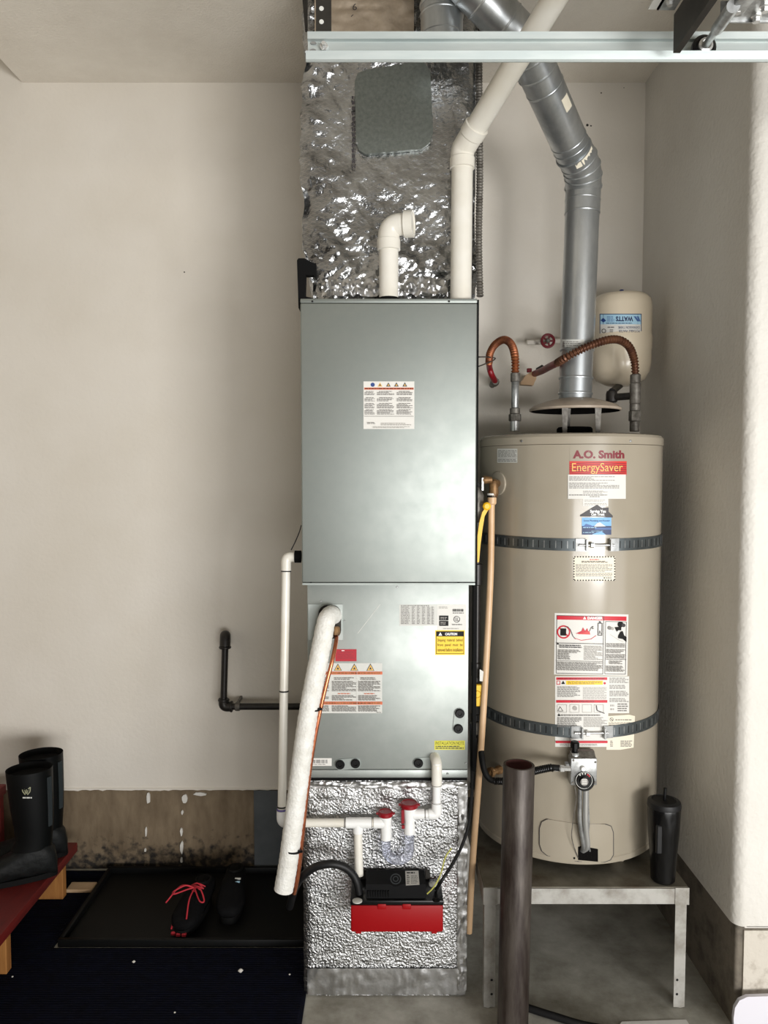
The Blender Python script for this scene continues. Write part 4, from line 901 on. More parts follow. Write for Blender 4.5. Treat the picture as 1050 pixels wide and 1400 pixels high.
lb.line([(763, 972), (766, 966), (770, 972), (763, 972)], .7, inkg); lb.disc(786, 968, 3, inkl); lb.line([(815, 964), (816, 971), (826, 975)], 1.2, charcoal); lb.tri(764.5, 977, 2, ink); lb.lines(767, 976, 829, 979, 1, inkg, .5); lb.lines(762, 980, 795, 994, 8, inkg, .45, .3); lb.lines(798, 980, 830, 994, 7, inkl, .45, .3); lb.rect(760, 1012.5, 830, 1015.5, inkred); lb.lines(766, 1016.5, 828, 1019.5, 2, inkl, .4)
lb.done('safety_label', wh, 'white safety sticker with red bars and a yellow box')
lb = Label(CM); lb.rect(831.5, 924.5, 860, 975, paper)
lb.lines(833, 926, 859, 934, 4, inkg, .5, .2); lb.lines(833, 936, 859, 942, 3, inkg, .5, .2); lb.lines(833, 944, 859, 952, 4, inkg, .5, .2); lb.lines(833, 954, 859, 960, 3, inkg, .5, .2); lb.lines(834, 962, 840, 972, 2, inkl, .5); lb.lines(844, 961, 858, 973, 4, inkg, .5); lb.done('instruction_label', wh, 'tall white text sticker at the right of the safety sticker')
lb = Label(CM); lb.poly([(831, 979), (860, 977), (868, 979), (866, 1022), (848, 1025), (829, 1025)], papercream); lb.ring(836, 983.5, 2.6, .6, charcoal); lb.line([(834, 982), (838, 985)], .8, charcoal); lb.lines(841, 983, 863, 985, 1, charcoal, .5, 0); lb.lines(832, 987, 866, 992, 3, inkg, .4, .3); lb.lines(834, 1012, 838, 1021, 4, inkg, .5); lb.lines(848, 1012, 864, 1021, 5, inkg, .5); lb.done('energy_label', wh, 'cream sticker half hidden under the lower strap')
# gas control valve
YG = WY - WR - .05
def PG(x, y): return P(x, y, YG)
gz = thing('gas_control_valve', 'grey gas control valve with black dial on the front of the water heater', 'gas valve', PG(798, 1075))
p, n = CM(798, 1055)
obj('mount', M().tube([p + V((0, .004, 0)), PG(798, 1052) + V((0, .03, 0))], .018, 16), castiron, gz)
a = PG(780.5, 1037); b = PG(816, 1074)
obj('housing', M().rbox(a.x, b.x, YG, YG + .038, b.z, a.z, .003, 2), steel, gz)
obj('housing_top', M().prism([(YG, a.z), (YG + .038, a.z), (YG + .038, a.z + .016), (YG + .02, a.z + .016)], 'x', a.x + .003, b.x - .004), castiron, gz)
c = PG(798.5, 1067); obj('dial', M().lathe(c, [(.0285, 0), (.0285, .012), (.025, .016), (.014, .016), (.013, .026), (.0001, .026)], 32, (0, -1, 0)), blackgloss, gz)
lb = Label(plane(YG - .0262)); lb.disc(799, 1069, 5.5, inkg)
for i in range(3): lb.rect(795.5, 1065.5 + i * 2.6, 802.5, 1067 + i * 2.6, paper, False)
lb.k += 1; lb.done('dial_face', gz)
lb = Label(plane(YG - .0163)); lb.ring(798.5, 1067, 11.5, .6, paperg, 30)
for i, t in enumerate((-2.2, -1.8, -1.4, -1.0, -.7)):
    lb.rect(798.5 + 9.3 * cos(t) - .8, 1067 + 9.3 * sin(t) - 1.2, 798.5 + 9.3 * cos(t) + .8, 1067 + 9.3 * sin(t) + 1, paperg if i < 3 else inkred, False)
lb.k += 1; lb.done('dial_marks', gz)
obj('pilot_button', M().lathe(PG(796.5, 1050), [(.008, 0), (.008, .008), (.006, .011)], 18, (0, -1, 0)), whiteink, gz)
for x, y in ((784, 1039.5), (814, 1042), (813.5, 1069.5), (783, 1070)): obj('screw', M().lathe(PG(x, y), [(.0035, 0), (.003, .002)], 10, (0, -1, 0)), castiron, gz)
k_ = PG(788, 1036); k_.y = YG + .02
obj('reset_knob', M().lathe(k_, [(.012, 0), (.012, .012), (.009, .014), (.009, .022), (.014, .024), (.014, .040), (.010, .044)], 10), blackgloss, gz)
obj('knob_base', M().lathe(k_ - V((0, 0, .004)), [(.016, 0), (.016, .008), (.012, .014)], 16), steel, gz)
obj('gas_inlet', M().lathe(PG(774, 1050.5) + V((0, .018, 0)), [(.014, 0), (.014, .01), (.011, .012), (.011, .022)], 8, (1, 0, 0)), steel, gz)
pb, nb = CM(797, 1164)
obj('burner_tube', M().tube(fillet([PG(803, 1074) + V((0, .018, 0)), PG(803, 1130) + V((0, .022, 0)), pb + nb * .016 + V((.012, 0, .02)), pb - nb * .004], .03, 6), .0085, 14), white_steel, gz)
obj('burner_tube', M().tube(fillet([PG(795, 1074) + V((0, .018, 0)), PG(795, 1130) + V((0, .024, 0)), pb + nb * .014 + V((0, 0, .02)), pb - nb * .004 - V((.004, 0, 0))], .03, 6), .007, 14), steel, gz)
pc, nc = CM(806, 1163)
obj('pilot_tube', M().tube(cat_rom([PG(807, 1074) + V((0, .02, 0)), PG(806.5, 1100) + V((0, .02, 0)), PG(808, 1130) + V((0, .024, 0)), PG(808, 1155) + V((0, .034, 0)), pc + nc * .004], 6), .0028, 8), steel, gz)
pd_, nd = CM(790, 1172)
obj('sensor_wire', M().tube(cat_rom([PG(787, 1073) + V((0, .02, 0)), PG(790, 1095) + V((0, .02, 0)), PG(786, 1130) + V((0, .026, 0)), PG(786, 1155) + V((0, .036, 0)), pd_ + nd * .004], 6), .0014, 6), castiron, gz)
# drain cock
p, n = CM(684, 1052)
dk = M().lathe(p - n * .004, [(.014, 0), (.014, .018), (.010, .022), (.010, .035), (.016, .037), (.016, .05)], 10, n); dk.lathe(p + n * .04, [(.005, -.016), (.013, -.012), (.013, -.006), (.004, .01)], 10, (-.5, -.2, -.6))
one('drain_cock', dk, brass, 'small brass drain cock low on the heater left of the standing pipe', 'valve')
# seismic straps
def strap(name, label, yc_px, xc_px, x0, x1, slot):
    zc_ = CM(xc_px, yc_px)[0].z; h = px2m(8.5, 2.34)
    th = lambda px: (lambda p: atan2(p.x - WX, -(p.y - WY)))(CM(px, yc_px)[0])
    tl, trr = th(x0), th(x1)
    s_ = thing(name, label, 'strap', (WX, WY, zc_ - h), 'seismic straps around the heater')
    obj('band', M().arcband((WX, WY), WR + .001, WR + .003, zc_ - h, zc_ + h, trr, 2 * pi + tl, 120), strapm, s_)
    mb = M(); k = 0
    t = tl - .05
    while t > -1.7: mb.arcband((WX, WY), WR + .0031, WR + .0034, zc_ - h * .6, zc_ + h * .6, t - .004, t + .004, 1, 0 if k % 2 else 1); t -= .058; k += 1
    t = trr + .05
    while t < 1.7: mb.arcband((WX, WY), WR + .0031, WR + .0034, zc_ - h * .6, zc_ + h * .6, t - .004, t + .004, 1, 0 if k % 2 else 1); t += .058; k += 1
    each('slot', mb, [ink, steel], s_)
    d0 = px2m(1, 2.33) / WR
    for a, b in ((tl - 12 * d0, tl + 2 * d0), (trr - 2 * d0, trr + 12 * d0)):
        mb = M().arcband((WX, WY), WR + .0035, WR + .0065, zc_ - h * 1.02, zc_ + h * 1.02, a, b, 5)
        e = b if a < trr - .1 and b < trr else a
        mb.arcband((WX, WY), WR + .0065, WR + .020, zc_ - h * .9, zc_ + h * .9, e - d0, e + d0, 1); obj('buckle', mb, steel, s_)
    def at(px, dr=.013):
        t_ = th(px); return V((WX + (WR + dr) * sin(t_), WY - (WR + dr) * cos(t_), zc_))
    obj('bolt', M().tube([at(x0 - 8), at(x1 + 3)], .0035, 12), white_steel, s_)
    c = at(x0 + 9); ax = (at(x1) - at(x0)).normalized(); obj('nut', M().lathe(c - ax * .005, [(.0085, 0), (.0085, .010)], 6, ax), white_steel, s_)
strap('heater_strap', 'upper slotted steel strap with bolted buckle around the water heater', 745, 812, 799, 834, 0)
strap('heater_strap', 'lower slotted steel strap with bolted buckle crossing the heater stickers', 1001, 806, 793, 826, 0)
# draft hood
dhx = P(786, 560, WY).x; hz = P(786, 560, WY).z
dh = thing('draft_hood', 'round beige draft hood dish on legs over the heater top', 'vent hood', (dhx, WY, wz1))
rh = px2m(61, WY)
obj('dish', M().lathe((dhx, WY, hz), [(rh - .004, -.006), (rh, -.004), (rh, .002), (rh * .9, .014), (rh * .62, .028), (.062, .036)], 64, (0, 0, 1), 0, False), enamel_hood, dh)
obj('dish_underside', M().lathe((dhx, WY, hz - .0015), [(rh - .006, -.004), (rh * .9, .008), (rh * .6, .020), (.058, .03)], 48, (0, 0, 1), 0, False), flatblack, dh)
for t in (-.55, .55, pi):
    c = V((dhx + .105 * sin(t), WY - .105 * cos(t), 0)); mb = M(); zt_ = hz + .012
    mb.prism([(c.x - .007, wz1 + .0003), (c.x + .007, wz1 + .0003), (c.x + .011, zt_), (c.x - .011, zt_)], 'y', c.y - .0012, c.y + .0012); obj('leg', mb, castiron, dh)
obj('flue_collar', M().lathe((dhx, WY, wz1 + .0005), [(.060, 0), (.060, .026), (.055, .032), (.05, .032), (.05, 0)], 32), flatblack, dh)
# ================================================================ FLUE DUCT
fl = thing('flue_duct', 'round galvanised flue duct rising from the draft hood and bending left', 'duct', (dhx, WY, hz + .036))
rf = px2m(22.5, WY); b0 = V((dhx, WY, hz + .033)); zx = P(797, 268, WY); f1 = V((zx.x, WY, P(797, 262, WY).z))
obj('lower_section', M().tube([b0, b0.lerp(f1, .30)], [rf * .97] * 2, 40), duct, fl)
obj('vertical_section', M().tube([b0.lerp(f1, .24), f1], rf, 40), duct, fl)
dv = (f1 - b0).normalized()
mb = M()
for t in (.03, .105, .24): ring(mb, b0.lerp(f1, t), dv, rf * 1.005, .008, .0012, 40)
each('crimp_bead', mb, duct, fl)
lb = Label(cylmap(b0.lerp(f1, .27).x, WY, rf * 1.002)); lb.rect(768, 464, 799, 478, paperg); lb.lines(770, 466, 797, 476, 4, inkg, .4); lb.done('paper_label', fl)
f2 = P(800, 232, 2.60); f3 = P(735, 97, 2.34); f2.x -= .012
gor = [f1 - dv * .01, f1 + dv * .05]
d2 = (f3 - f2).normalized()
def bez(a, b, c, t): return a * (1 - t)**2 + b * 2 * t * (1 - t) + c * t * t
A = f1 + dv * .015; Cc = f2 + d2 * .075; B_ = A.lerp(Cc, .5) + V((.022, 0, .012))
pts = [A] + [bez(A, B_, Cc, t) for t in (.28, .5, .72)] + [Cc]
for i in range(4): obj('elbow_gore', M().tube([pts[i] - (pts[i + 1] - pts[i]) * .12, pts[i + 1] + (pts[i + 1] - pts[i]) * .12], rf * (1.05 + .012 * (i % 2)), 40), duct, fl)
mb = M()
for i in range(5): ring(mb, pts[i], (pts[min(i + 1, 4)] - pts[max(i - 1, 0)]), rf * 1.08, .007, .0016, 40)
each('elbow_bead', mb, duct, fl)
obj('collar', M().tube([f1 - dv * .075, A + dv * .004], rf * 1.03, 40), duct, fl)
mb = M(); ring(mb, f1 - dv * .072, dv, rf * 1.03, .006, .001, 40); ring(mb, f1 - dv * .03, dv, rf * 1.03, .005, .001, 40)
S2 = Cc; E2 = f3
obj('slanted_section', M().tube([S2 - d2 * .02, E2 + d2 * .03], rf * 1.02, 40), duct, fl)
for t in (.08, .16): ring(mb, S2.lerp(E2, t), d2, rf * 1.03, .006, .001, 40)
ring(mb, S2.lerp(E2, .82), d2, rf * 1.03, .006, .001, 40); each('crimp_bead', mb, duct, fl)
def ductlabel(c, d, px, py, w_, h_, m_):
    # label stuck on the camera side of a slanted duct
    n = (V((0, 0, CZ)) - c); n = (n - d * n.dot(d)).normalized(); s_ = d.cross(n).normalized()
    off = px
    mb = M(); k = 6
    vs = []
    for i in range(k + 1):
        a_ = off + (i / k - .5) * w_ / rf
        q = (n * cos(a_) + s_ * sin(a_)) * (rf * 1.066 if py else rf * 1.026)
        vs += [c + q - d * h_ / 2, c + q + d * h_ / 2]
    mb.add(vs, [(2 * i, 2 * i + 1, 2 * i + 3, 2 * i + 2) for i in range(k)]); return obj('paper_label', mb, m_, fl)
ductlabel(S2.lerp(E2, .62), d2, .75, 0, .03, .045, papercream)
ductlabel(pts[3].lerp(pts[4], .75), d2, .45, 1, .075, .026, papercream)
g0_ = f3; g1_ = P(690, 22, 2.22); d3 = (g1_ - g0_).normalized(); g2_ = g0_ + d3 * ((HC - g0_.z - .07) / d3.z)
Bm = g0_ + d2 * .05
obj('elbow_gore', M().tube([g0_ + d2 * .0, g0_ + d2 * .06], rf * 1.05, 40), duct, fl)
obj('elbow_gore', M().tube([g0_ + d2 * .045, g0_ + d2 * .06 + d3 * .06], rf * 1.06, 40), duct, fl)
gs0 = g0_ + d2 * .06 + d3 * .05; ge = P(640, -22, 2.20); d3 = (ge - gs0).normalized()
obj('upper_section', M().tube([gs0, gs0 + d3 * min(.42, (HC - gs0.z - .06) / max(d3.z, .05))], rf * 1.04, 40), duct, fl)
mb = M(); ring(mb, g0_ + d2 * .05, d2, rf * 1.06, .007, .0015, 40); ring(mb, g0_ + d2 * .0, d2, rf * 1.06, .007, .0015, 40)
for t in (.06, .15, .2): ring(mb, gs0 + d3 * t, d3, rf * 1.05, .006, .0012, 40)
each('crimp_bead', mb, duct, fl)
# round collar in front of the plenum top
cz0 = P(604, 46, 2.28); rc = px2m(28, 2.28)
vc = thing('round_duct_collar', 'dark round duct collar dropping from the ceiling in front of the plenum', 'duct', cz0)
obj('collar', M().lathe((cz0.x, 2.28, cz0.z - .03), [(rc * .96, 0), (rc * .96, .02), (rc, .022), (rc, HC - cz0.z + .028)], 40), duct, vc)
mb = M(); ring(mb, (cz0.x, 2.28, P(604, 22, 2.28).z), (0, 0, 1), rc * 1.01, .008, .0015, 40); ring(mb, (cz0.x, 2.28, P(604, 8, 2.28).z), (0, 0, 1), rc * 1.03, .012, .002, 40); each('crimp_bead', mb, duct, vc)
# ================================================================ FLEX WATER CONNECTORS
ck = thing('water_connector', 'short arched copper flex connector at the heater left pipe', 'water pipe', P(704, 515, WY), 'copper flex connectors')
fxp = [V((nlx, WY, P(704, 513, WY).z)), P(704, 488, WY + .01), P(699, 471, WY + .06), P(689, 464.5, WY + .12), P(677, 471, WY + .18), P(670, 483, WY + .23), P(668.5, 496, WY + .28)]
mb = M(); flex(mb, fxp, px2m(4.6, 2.75), .0105, .2, 14); obj('flex_tube', mb, flexcop, ck)
end = P(677, 522, 3.02)
mb = M().tube(cat_rom([fxp[-1], P(669.5, 504, WY + .33), P(672, 512, 2.98), end], 8), px2m(4.2, 2.9), 14); obj('red_end', mb, redpaint, ck)
obj('end_nut', M().lathe(end, [(.013, -.01), (.017, 0), (.017, .02), (.012, .026), (.012, YB - 3.02)], 10, (0, 1, -.05)), castiron, ck)
cm_ = thing('water_connector', 'long dark copper flex connector sweeping in front of the flue', 'water pipe', P(868, 515, WY), 'copper flex connectors')
fyp = [V((nrx, WY, P(868, 513, WY).z)), P(867, 492, WY - .01), P(860, 474, WY - .04), P(847, 465, WY - .06), P(830, 465, WY - .08), P(808, 472, WY - .09), P(788, 481, WY - .09), P(772, 490, WY - .07), P(762, 496, WY - .01)]
mb = M(); flex(mb, fyp, px2m(4.9, 2.58), .0105, .2, 14); obj('flex_tube', mb, flexdark, cm_)
e2_ = P(731, 511, 2.99); mb = M().tube(cat_rom([fyp[-1], P(752, 501, 2.74), P(741, 507, 2.87), e2_], 8), px2m(4.6, 2.9), 14); obj('red_end', mb, redpaint, cm_)
obj('end_nut', M().lathe(e2_ + V((.02, -.03, .012)), [(.012, -.012), (.016, -.01), (.016, .014), (.012, .018)], 10, (-.7, .5, -.4)), iron, cm_)
wvv = thing('wall_stop_valve', 'tan wall valve stub at the end of the long flex connector', 'valve', P(722, 520, 3.05))
mb = M(); pts = [(712, 526), (712, 523), (720, 512), (727, 508), (733, 511), (733, 518), (730, 524), (729, 527)]
mb.prism([(P(x, y, 2.99).x, P(x, y, 2.99).z) for x, y in pts], 'y', 2.985, 3.02); obj('body', mb, tan_pipe, wvv)
obj('stem', M().tube([P(721, 519, 3.01), P(721, 519, 3.0995)], .016, 14), tan_pipe, wvv)
obj('red_tip', M().rbox(P(720.5, 508, 2.99).x, P(727, 508, 2.99).x, 2.985, 3.0, P(720, 509, 2.99).z, P(720, 503.5, 2.99).z, .002, 1), redpaint, wvv)
hw = thing('hand_wheel_valve', 'dark red round hand wheel valve on the back wall beside the flue', 'valve', P(749, 466, 3.0))
cw = P(749, 466, 2.99); rw = px2m(8.3, 2.99); mb = M(); k = 20; pts = []
for i in range(k + 1): t = 2 * pi * i / k; pts.append(cw + V((rw * cos(t), 0, rw * sin(t))))
mb.tube(pts, .0055, 8, 0, False)
for i in range(5): t = 2 * pi * i / 5; mb.tube([cw, cw + V((rw * cos(t), 0, rw * sin(t)))], .004, 6)
for i in range(10): t = 2 * pi * i / 10; c = cw + V((rw * cos(t), 0, rw * sin(t))); mb.lathe(c - V((0, 0, .003)), [(.003, 0), (.0065, .003), (.003, .006)], 8)
obj('wheel', mb, mat('wheel_red', rgb(112, 20, 34), .4), hw)
obj('hub', M().lathe(cw, [(.009, -.012), (.009, .006), (.005, .010)], 12, (0, -1, 0)), castiron, hw)
obj('pipe', M().tube([P(720, 468.5, 3.04), P(772, 466, 3.04)], .010, 14), wallm, hw)
obj('bonnet', M().tube([cw, P(749, 466.5, 3.045)], .010, 12), castiron, hw); obj('wall_stub', M().tube([P(749, 466.5, 3.035), P(749, 466.5, YB)], .014, 12), wallm, hw)
# tie loop around the short connector
mb = M().tube(cat_rom([P(654, 488, 2.6), P(664, 488, 2.78), P(675, 489, 2.93), P(677, 490.5, 2.95), P(672, 494, 2.9), P(662, 498, 2.76), P(654, 501, 2.6)], 6), .0024, 6)
one('tie_wire', mb, iron, 'thin brown tie wire looped around the short flex connector', 'wire')
# ================================================================ EXPANSION TANK
EY = 2.84; EXc = P(849, 450, EY).x; er = px2m(40.5, EY)
et = thing('expansion_tank', 'cream expansion tank with upside down blue label behind the flue', 'tank', (EXc, EY, P(849, 528, EY).z))
def ez(y): return P(849, y, EY).z
prof = [(.012, ez(528)), (er * .45, ez(527)), (er * .78, ez(520)), (er * .93, ez(509)), (er * .98, ez(498)), (er * .985, ez(480)), (er * 1.0, ez(478)), (er * 1.0, ez(461)), (er * .985, ez(459)), (er * .985, ez(420)), (er * .95, ez(411)), (er * .8, ez(405)), (er * .5, ez(402.5)), (.0001, ez(402))]
obj('shell', M().lathe((EXc, EY, 0), prof, 64), cream, et, 40)
obj('valve_cap', M().lathe((EXc, EY, ez(403)), [(.008, 0), (.008, .016), (.006, .018)], 12), blue, et)
EM = cylmap(EXc, EY, er * .985)
lb = Label(EM); lb.rect(820, 429, 877, 457.5, navy); lb.rect(821, 430, 876, 443.5, paleblue); lb.rect(821, 443.5, 876, 456.5, paper)
lb.text('WATTS', 842, 432.5, 865.5, 439.5, navy, True, True); lb.poly([(866, 432.5), (869, 432.5), (874, 439.5), (871, 439.5)], midblue); lb.poly([(870, 432.5), (873, 432.5), (875.5, 439.5), (873.5, 439.5)], midblue); lb.poly([(821.5, 438), (825, 434.5), (829, 438.5), (825, 441)], inkblue); lb.lines(830, 432, 840, 440, 4, midblue, .4); lb.lines(829, 441, 874, 443, 1, navy, .5)
lb.text('EXPANSION TANK', 845, 446, 874, 449.5, navy, False, True); lb.text('POTABLE WATER', 846, 451, 874, 454.5, navy, False, True); lb.ring(826, 452.5, 3, .8, charcoal); lb.lines(831, 446, 841, 449, 1, inkg, .5); lb.lines(834, 450, 839, 455, 2, inkg, .5)
lb.done('tank_label', et, 'blue and white label printed upside down')
zb3 = P(840, 541, WY).z; ex_ = P(834, 540, 2.72).x
obj('pipe', M().tube(fillet([V((nrx, WY, zb3)), V((ex_, 2.70, zb3)), V((ex_, 2.70, zb3 + .02))], .02, 6), .0125, 16), iron, et)
obj('elbow', M().lathe((ex_, 2.70, zb3 - .018), [(.016, 0), (.02, .004), (.02, .03), (.017, .04)], 16).tube([V((ex_, 2.70, zb3 + .02)), V((EXc, EY, ez(527)))], .012, 14), iron, et)
# ================================================================ RELIEF DISCHARGE PIPE
dpz = thing('relief_discharge_pipe', 'tan plastic discharge pipe running down the left side of the water heater', 'pipe', P(640, 1275, 2.42))
t0 = P(672, 684, 2.44); t1 = P(670, 800, 2.44); t2 = P(659, 1000, 2.42); t3 = P(646, 1180, 2.42); t4 = P(641, 1275, 2.42)
obj('pipe', M().tube(cat_rom([t0, t1, t2, t3, t4], 8), px2m(4.6, 2.43), 16), tan_pipe, dpz)
obj('adapter', M().lathe(P(672.5, 690, 2.44), [(px2m(4.8, 2.44), 0), (px2m(6.2, 2.44), .004), (px2m(6.4, 2.44), .03)], 20), tan_pipe, dpz)
obj('thread_ring', M().lathe(P(672.5, 677, 2.44), [(.015, 0), (.015, .006)], 18), paper, dpz); obj('thread_nut', M().lathe(P(672.5, 680, 2.44), [(.015, 0), (.015, .007)], 18), ink, dpz)
# ================================================================ BOTTLE ON THE STAND
bc = onz(906, 1203, sz); s_ = bc.y / F
bt = thing('tumbler', 'black ribbed insulated tumbler with straw standing on the steel stand', 'bottle', bc)
bh = P(906, 1097, bc.y).z - sz
obj('body', M().lathe(bc + V((0, 0, .0006)), [(14.5 * s_, 0), (16.5 * s_, .005), (17.5 * s_, .06), (21 * s_, bh * .62), (22.5 * s_, bh * .93), (21.5 * s_, bh * .97)], 40), mat('hammered_black', rgb(9, 9, 10), .25, 0, spec=.35, bump=.5, bs=60, bdist=.004, kind='voronoi', stretch=(1, 1, .5)), bt)
obj('lid', M().lathe(bc + V((0, 0, bh * .955)), [(22.8 * s_, 0), (23 * s_, .004), (22 * s_, .016), (17 * s_, .021), (16 * s_, .018), (.0001, .018)], 40), black, bt)
obj('straw', M().tube([bc + V((0, 0, bh * .9)), bc + V((.002, 0, bh + .045))], .0052, 12), blackgloss, bt)
a = bc.x - 11 * s_; obj('side_panel', M().rbox(a - .012, a + .006, bc.y - 19.5 * s_, bc.y - 14 * s_, sz + bh * .42, sz + bh * .78, .003, 1), black, bt)
# ================================================================ BOLLARD PIPE
k0 = P(709.5, 1045, 2.14); k1_ = onz(700.5, 1418, 0); k1_ = V((k0.x - .012, 2.14, .0))
bp = thing('standing_steel_pipe', 'thick rusty brown steel pipe standing upright in front of the heater stand', 'pipe', k1_)
ax = (k0 - k1_).normalized(); hh = (k0 - k1_).length; ro = px2m(21.8, 2.14)
obj('outer_wall', M().lathe(k1_, [(ro, 0), (ro, hh - .002), (ro - .001, hh), (ro - .007, hh)], 48, ax, 0, False), rust, bp)
obj('inner_wall', M().lathe(k1_, [(ro - .007, hh), (ro - .007, hh - .4), (.0001, hh - .4)], 40, ax, 0, False), rustin, bp)
# ================================================================ LEFT SIDE: mat, tray, bench, boots, shoes
mx1_ = -.245
mb = M(); mb.prism([(-1.9, .6), (mx1_, .6), (mx1_, 2.566), (-1.142, 2.566), (-1.142, 3.08), (-1.9, 3.08)], 'z', .0006, .006)
fm = thing('floor_mat', 'dark navy ribbed rubber mat covering the floor at lower left', 'mat', (-.8, 1.6, 0))
obj('base', mb, matm, fm)
mb = M(); y = 1.72
while y < 3.065: mb.box(-1.89, mx1_ - .012 if y < 2.555 else -1.15, y, y + .005, .006, .0085); y += .0105
rb = obj('ribs', mb, matm, fm); rb['kind'] = 'stuff'
for k, (x, y, r_) in enumerate(((183, 1316, 2.2), (329, 1329, 3.4), (396, 1333, 1.4), (17, 1336, 1.3), (239, 1385, 1.3))):
    c = onz(x, y, .0086); one('plaster_crumb', M().lathe(c, [(.0012 * r_, 0), (.0026 * r_, .0016 * r_), (.001 * r_, .003 * r_)], 7), wallwhite, ['tiny white crumb on the navy mat near the tray middle', 'largest white crumb on the navy mat near the foil box', 'white speck on the mat closest to the foil box', 'white speck on the mat at the far left edge', 'white speck on the mat near the bottom edge'][k], 'debris', 'crumbs on the floor mat')
ty = thing('boot_tray', 'shallow black plastic boot tray holding dark shoes', 'tray', (-.7, 2.8, 0))
tx0, tx1, ty0, ty1 = -1.13, -.262, 2.575, 3.075
obj('tray_floor', M().box(tx0 + .01, tx1 - .01, ty0 + .01, ty1 - .01, .0008, .005), traym, ty)
mb = M()
def rim(xa, xb, ya, yb): mb.rbox(xa, xb, ya, yb, .0008, .028, .003, 2)
rim(tx0, tx1, ty0, ty0 + .016); rim(tx0, tx1, ty1 - .016, ty1); rim(tx0, tx0 + .016, ty0 + .0165, ty1 - .0165); rim(tx1 - .016, tx1, ty0 + .0165, ty1 - .0165)
obj('rim', mb, traym, ty)
# bench
bz = .175; bx1 = P(95, 1165, 2.95).x; bx1 = P(95, 1165, 2.90).x
bn = thing('shoe_bench', 'low red painted wooden step bench along the left wall', 'bench', (-1.3, 2.6, 0))
obj('board', M().rbox(-1.95, bx1, 1.6, 2.98, bz - .036, bz, .004, 2), redwood, bn)
obj('upper_board', M().rbox(-1.95, P(10, 1110, 2.98).x, 2.72, 2.98, .375, .412, .004, 2), redwood, bn)
obj('upper_support', M().box(-1.9, P(6, 1110, 2.98).x, 2.95, 2.975, bz + .0005, .3745), redwood, bn)
for y0 in (2.86, 2.42): obj('leg', M().rbox(-1.9, bx1 - .012, y0, y0 + .034, .0088, bz - .0365, .002, 1), wood, bn)
a = onz(83, 1224, .0); b = onz(118, 1213, .0)
one('wood_offcut', M().rbox(a.x + .02, -1.136, a.y, b.y, .0088, .022, .002, 1), woodp, 'short pale wood offcut on the floor between bench and tray', 'wood')
# galvanised sheet against the back wall
a = P(347, 1081, 3.085); b = P(392, 1205, 3.085)
one('metal_sheet', M().box(a.x, b.x, 3.084, 3.087, .0006, a.z), mat('dull_sheet', rgb(96, 100, 102), .55, .5, rgb(80, 84, 86), 5, 3), 'dull grey metal sheet standing against the wall behind the drain pipe', 'panel')
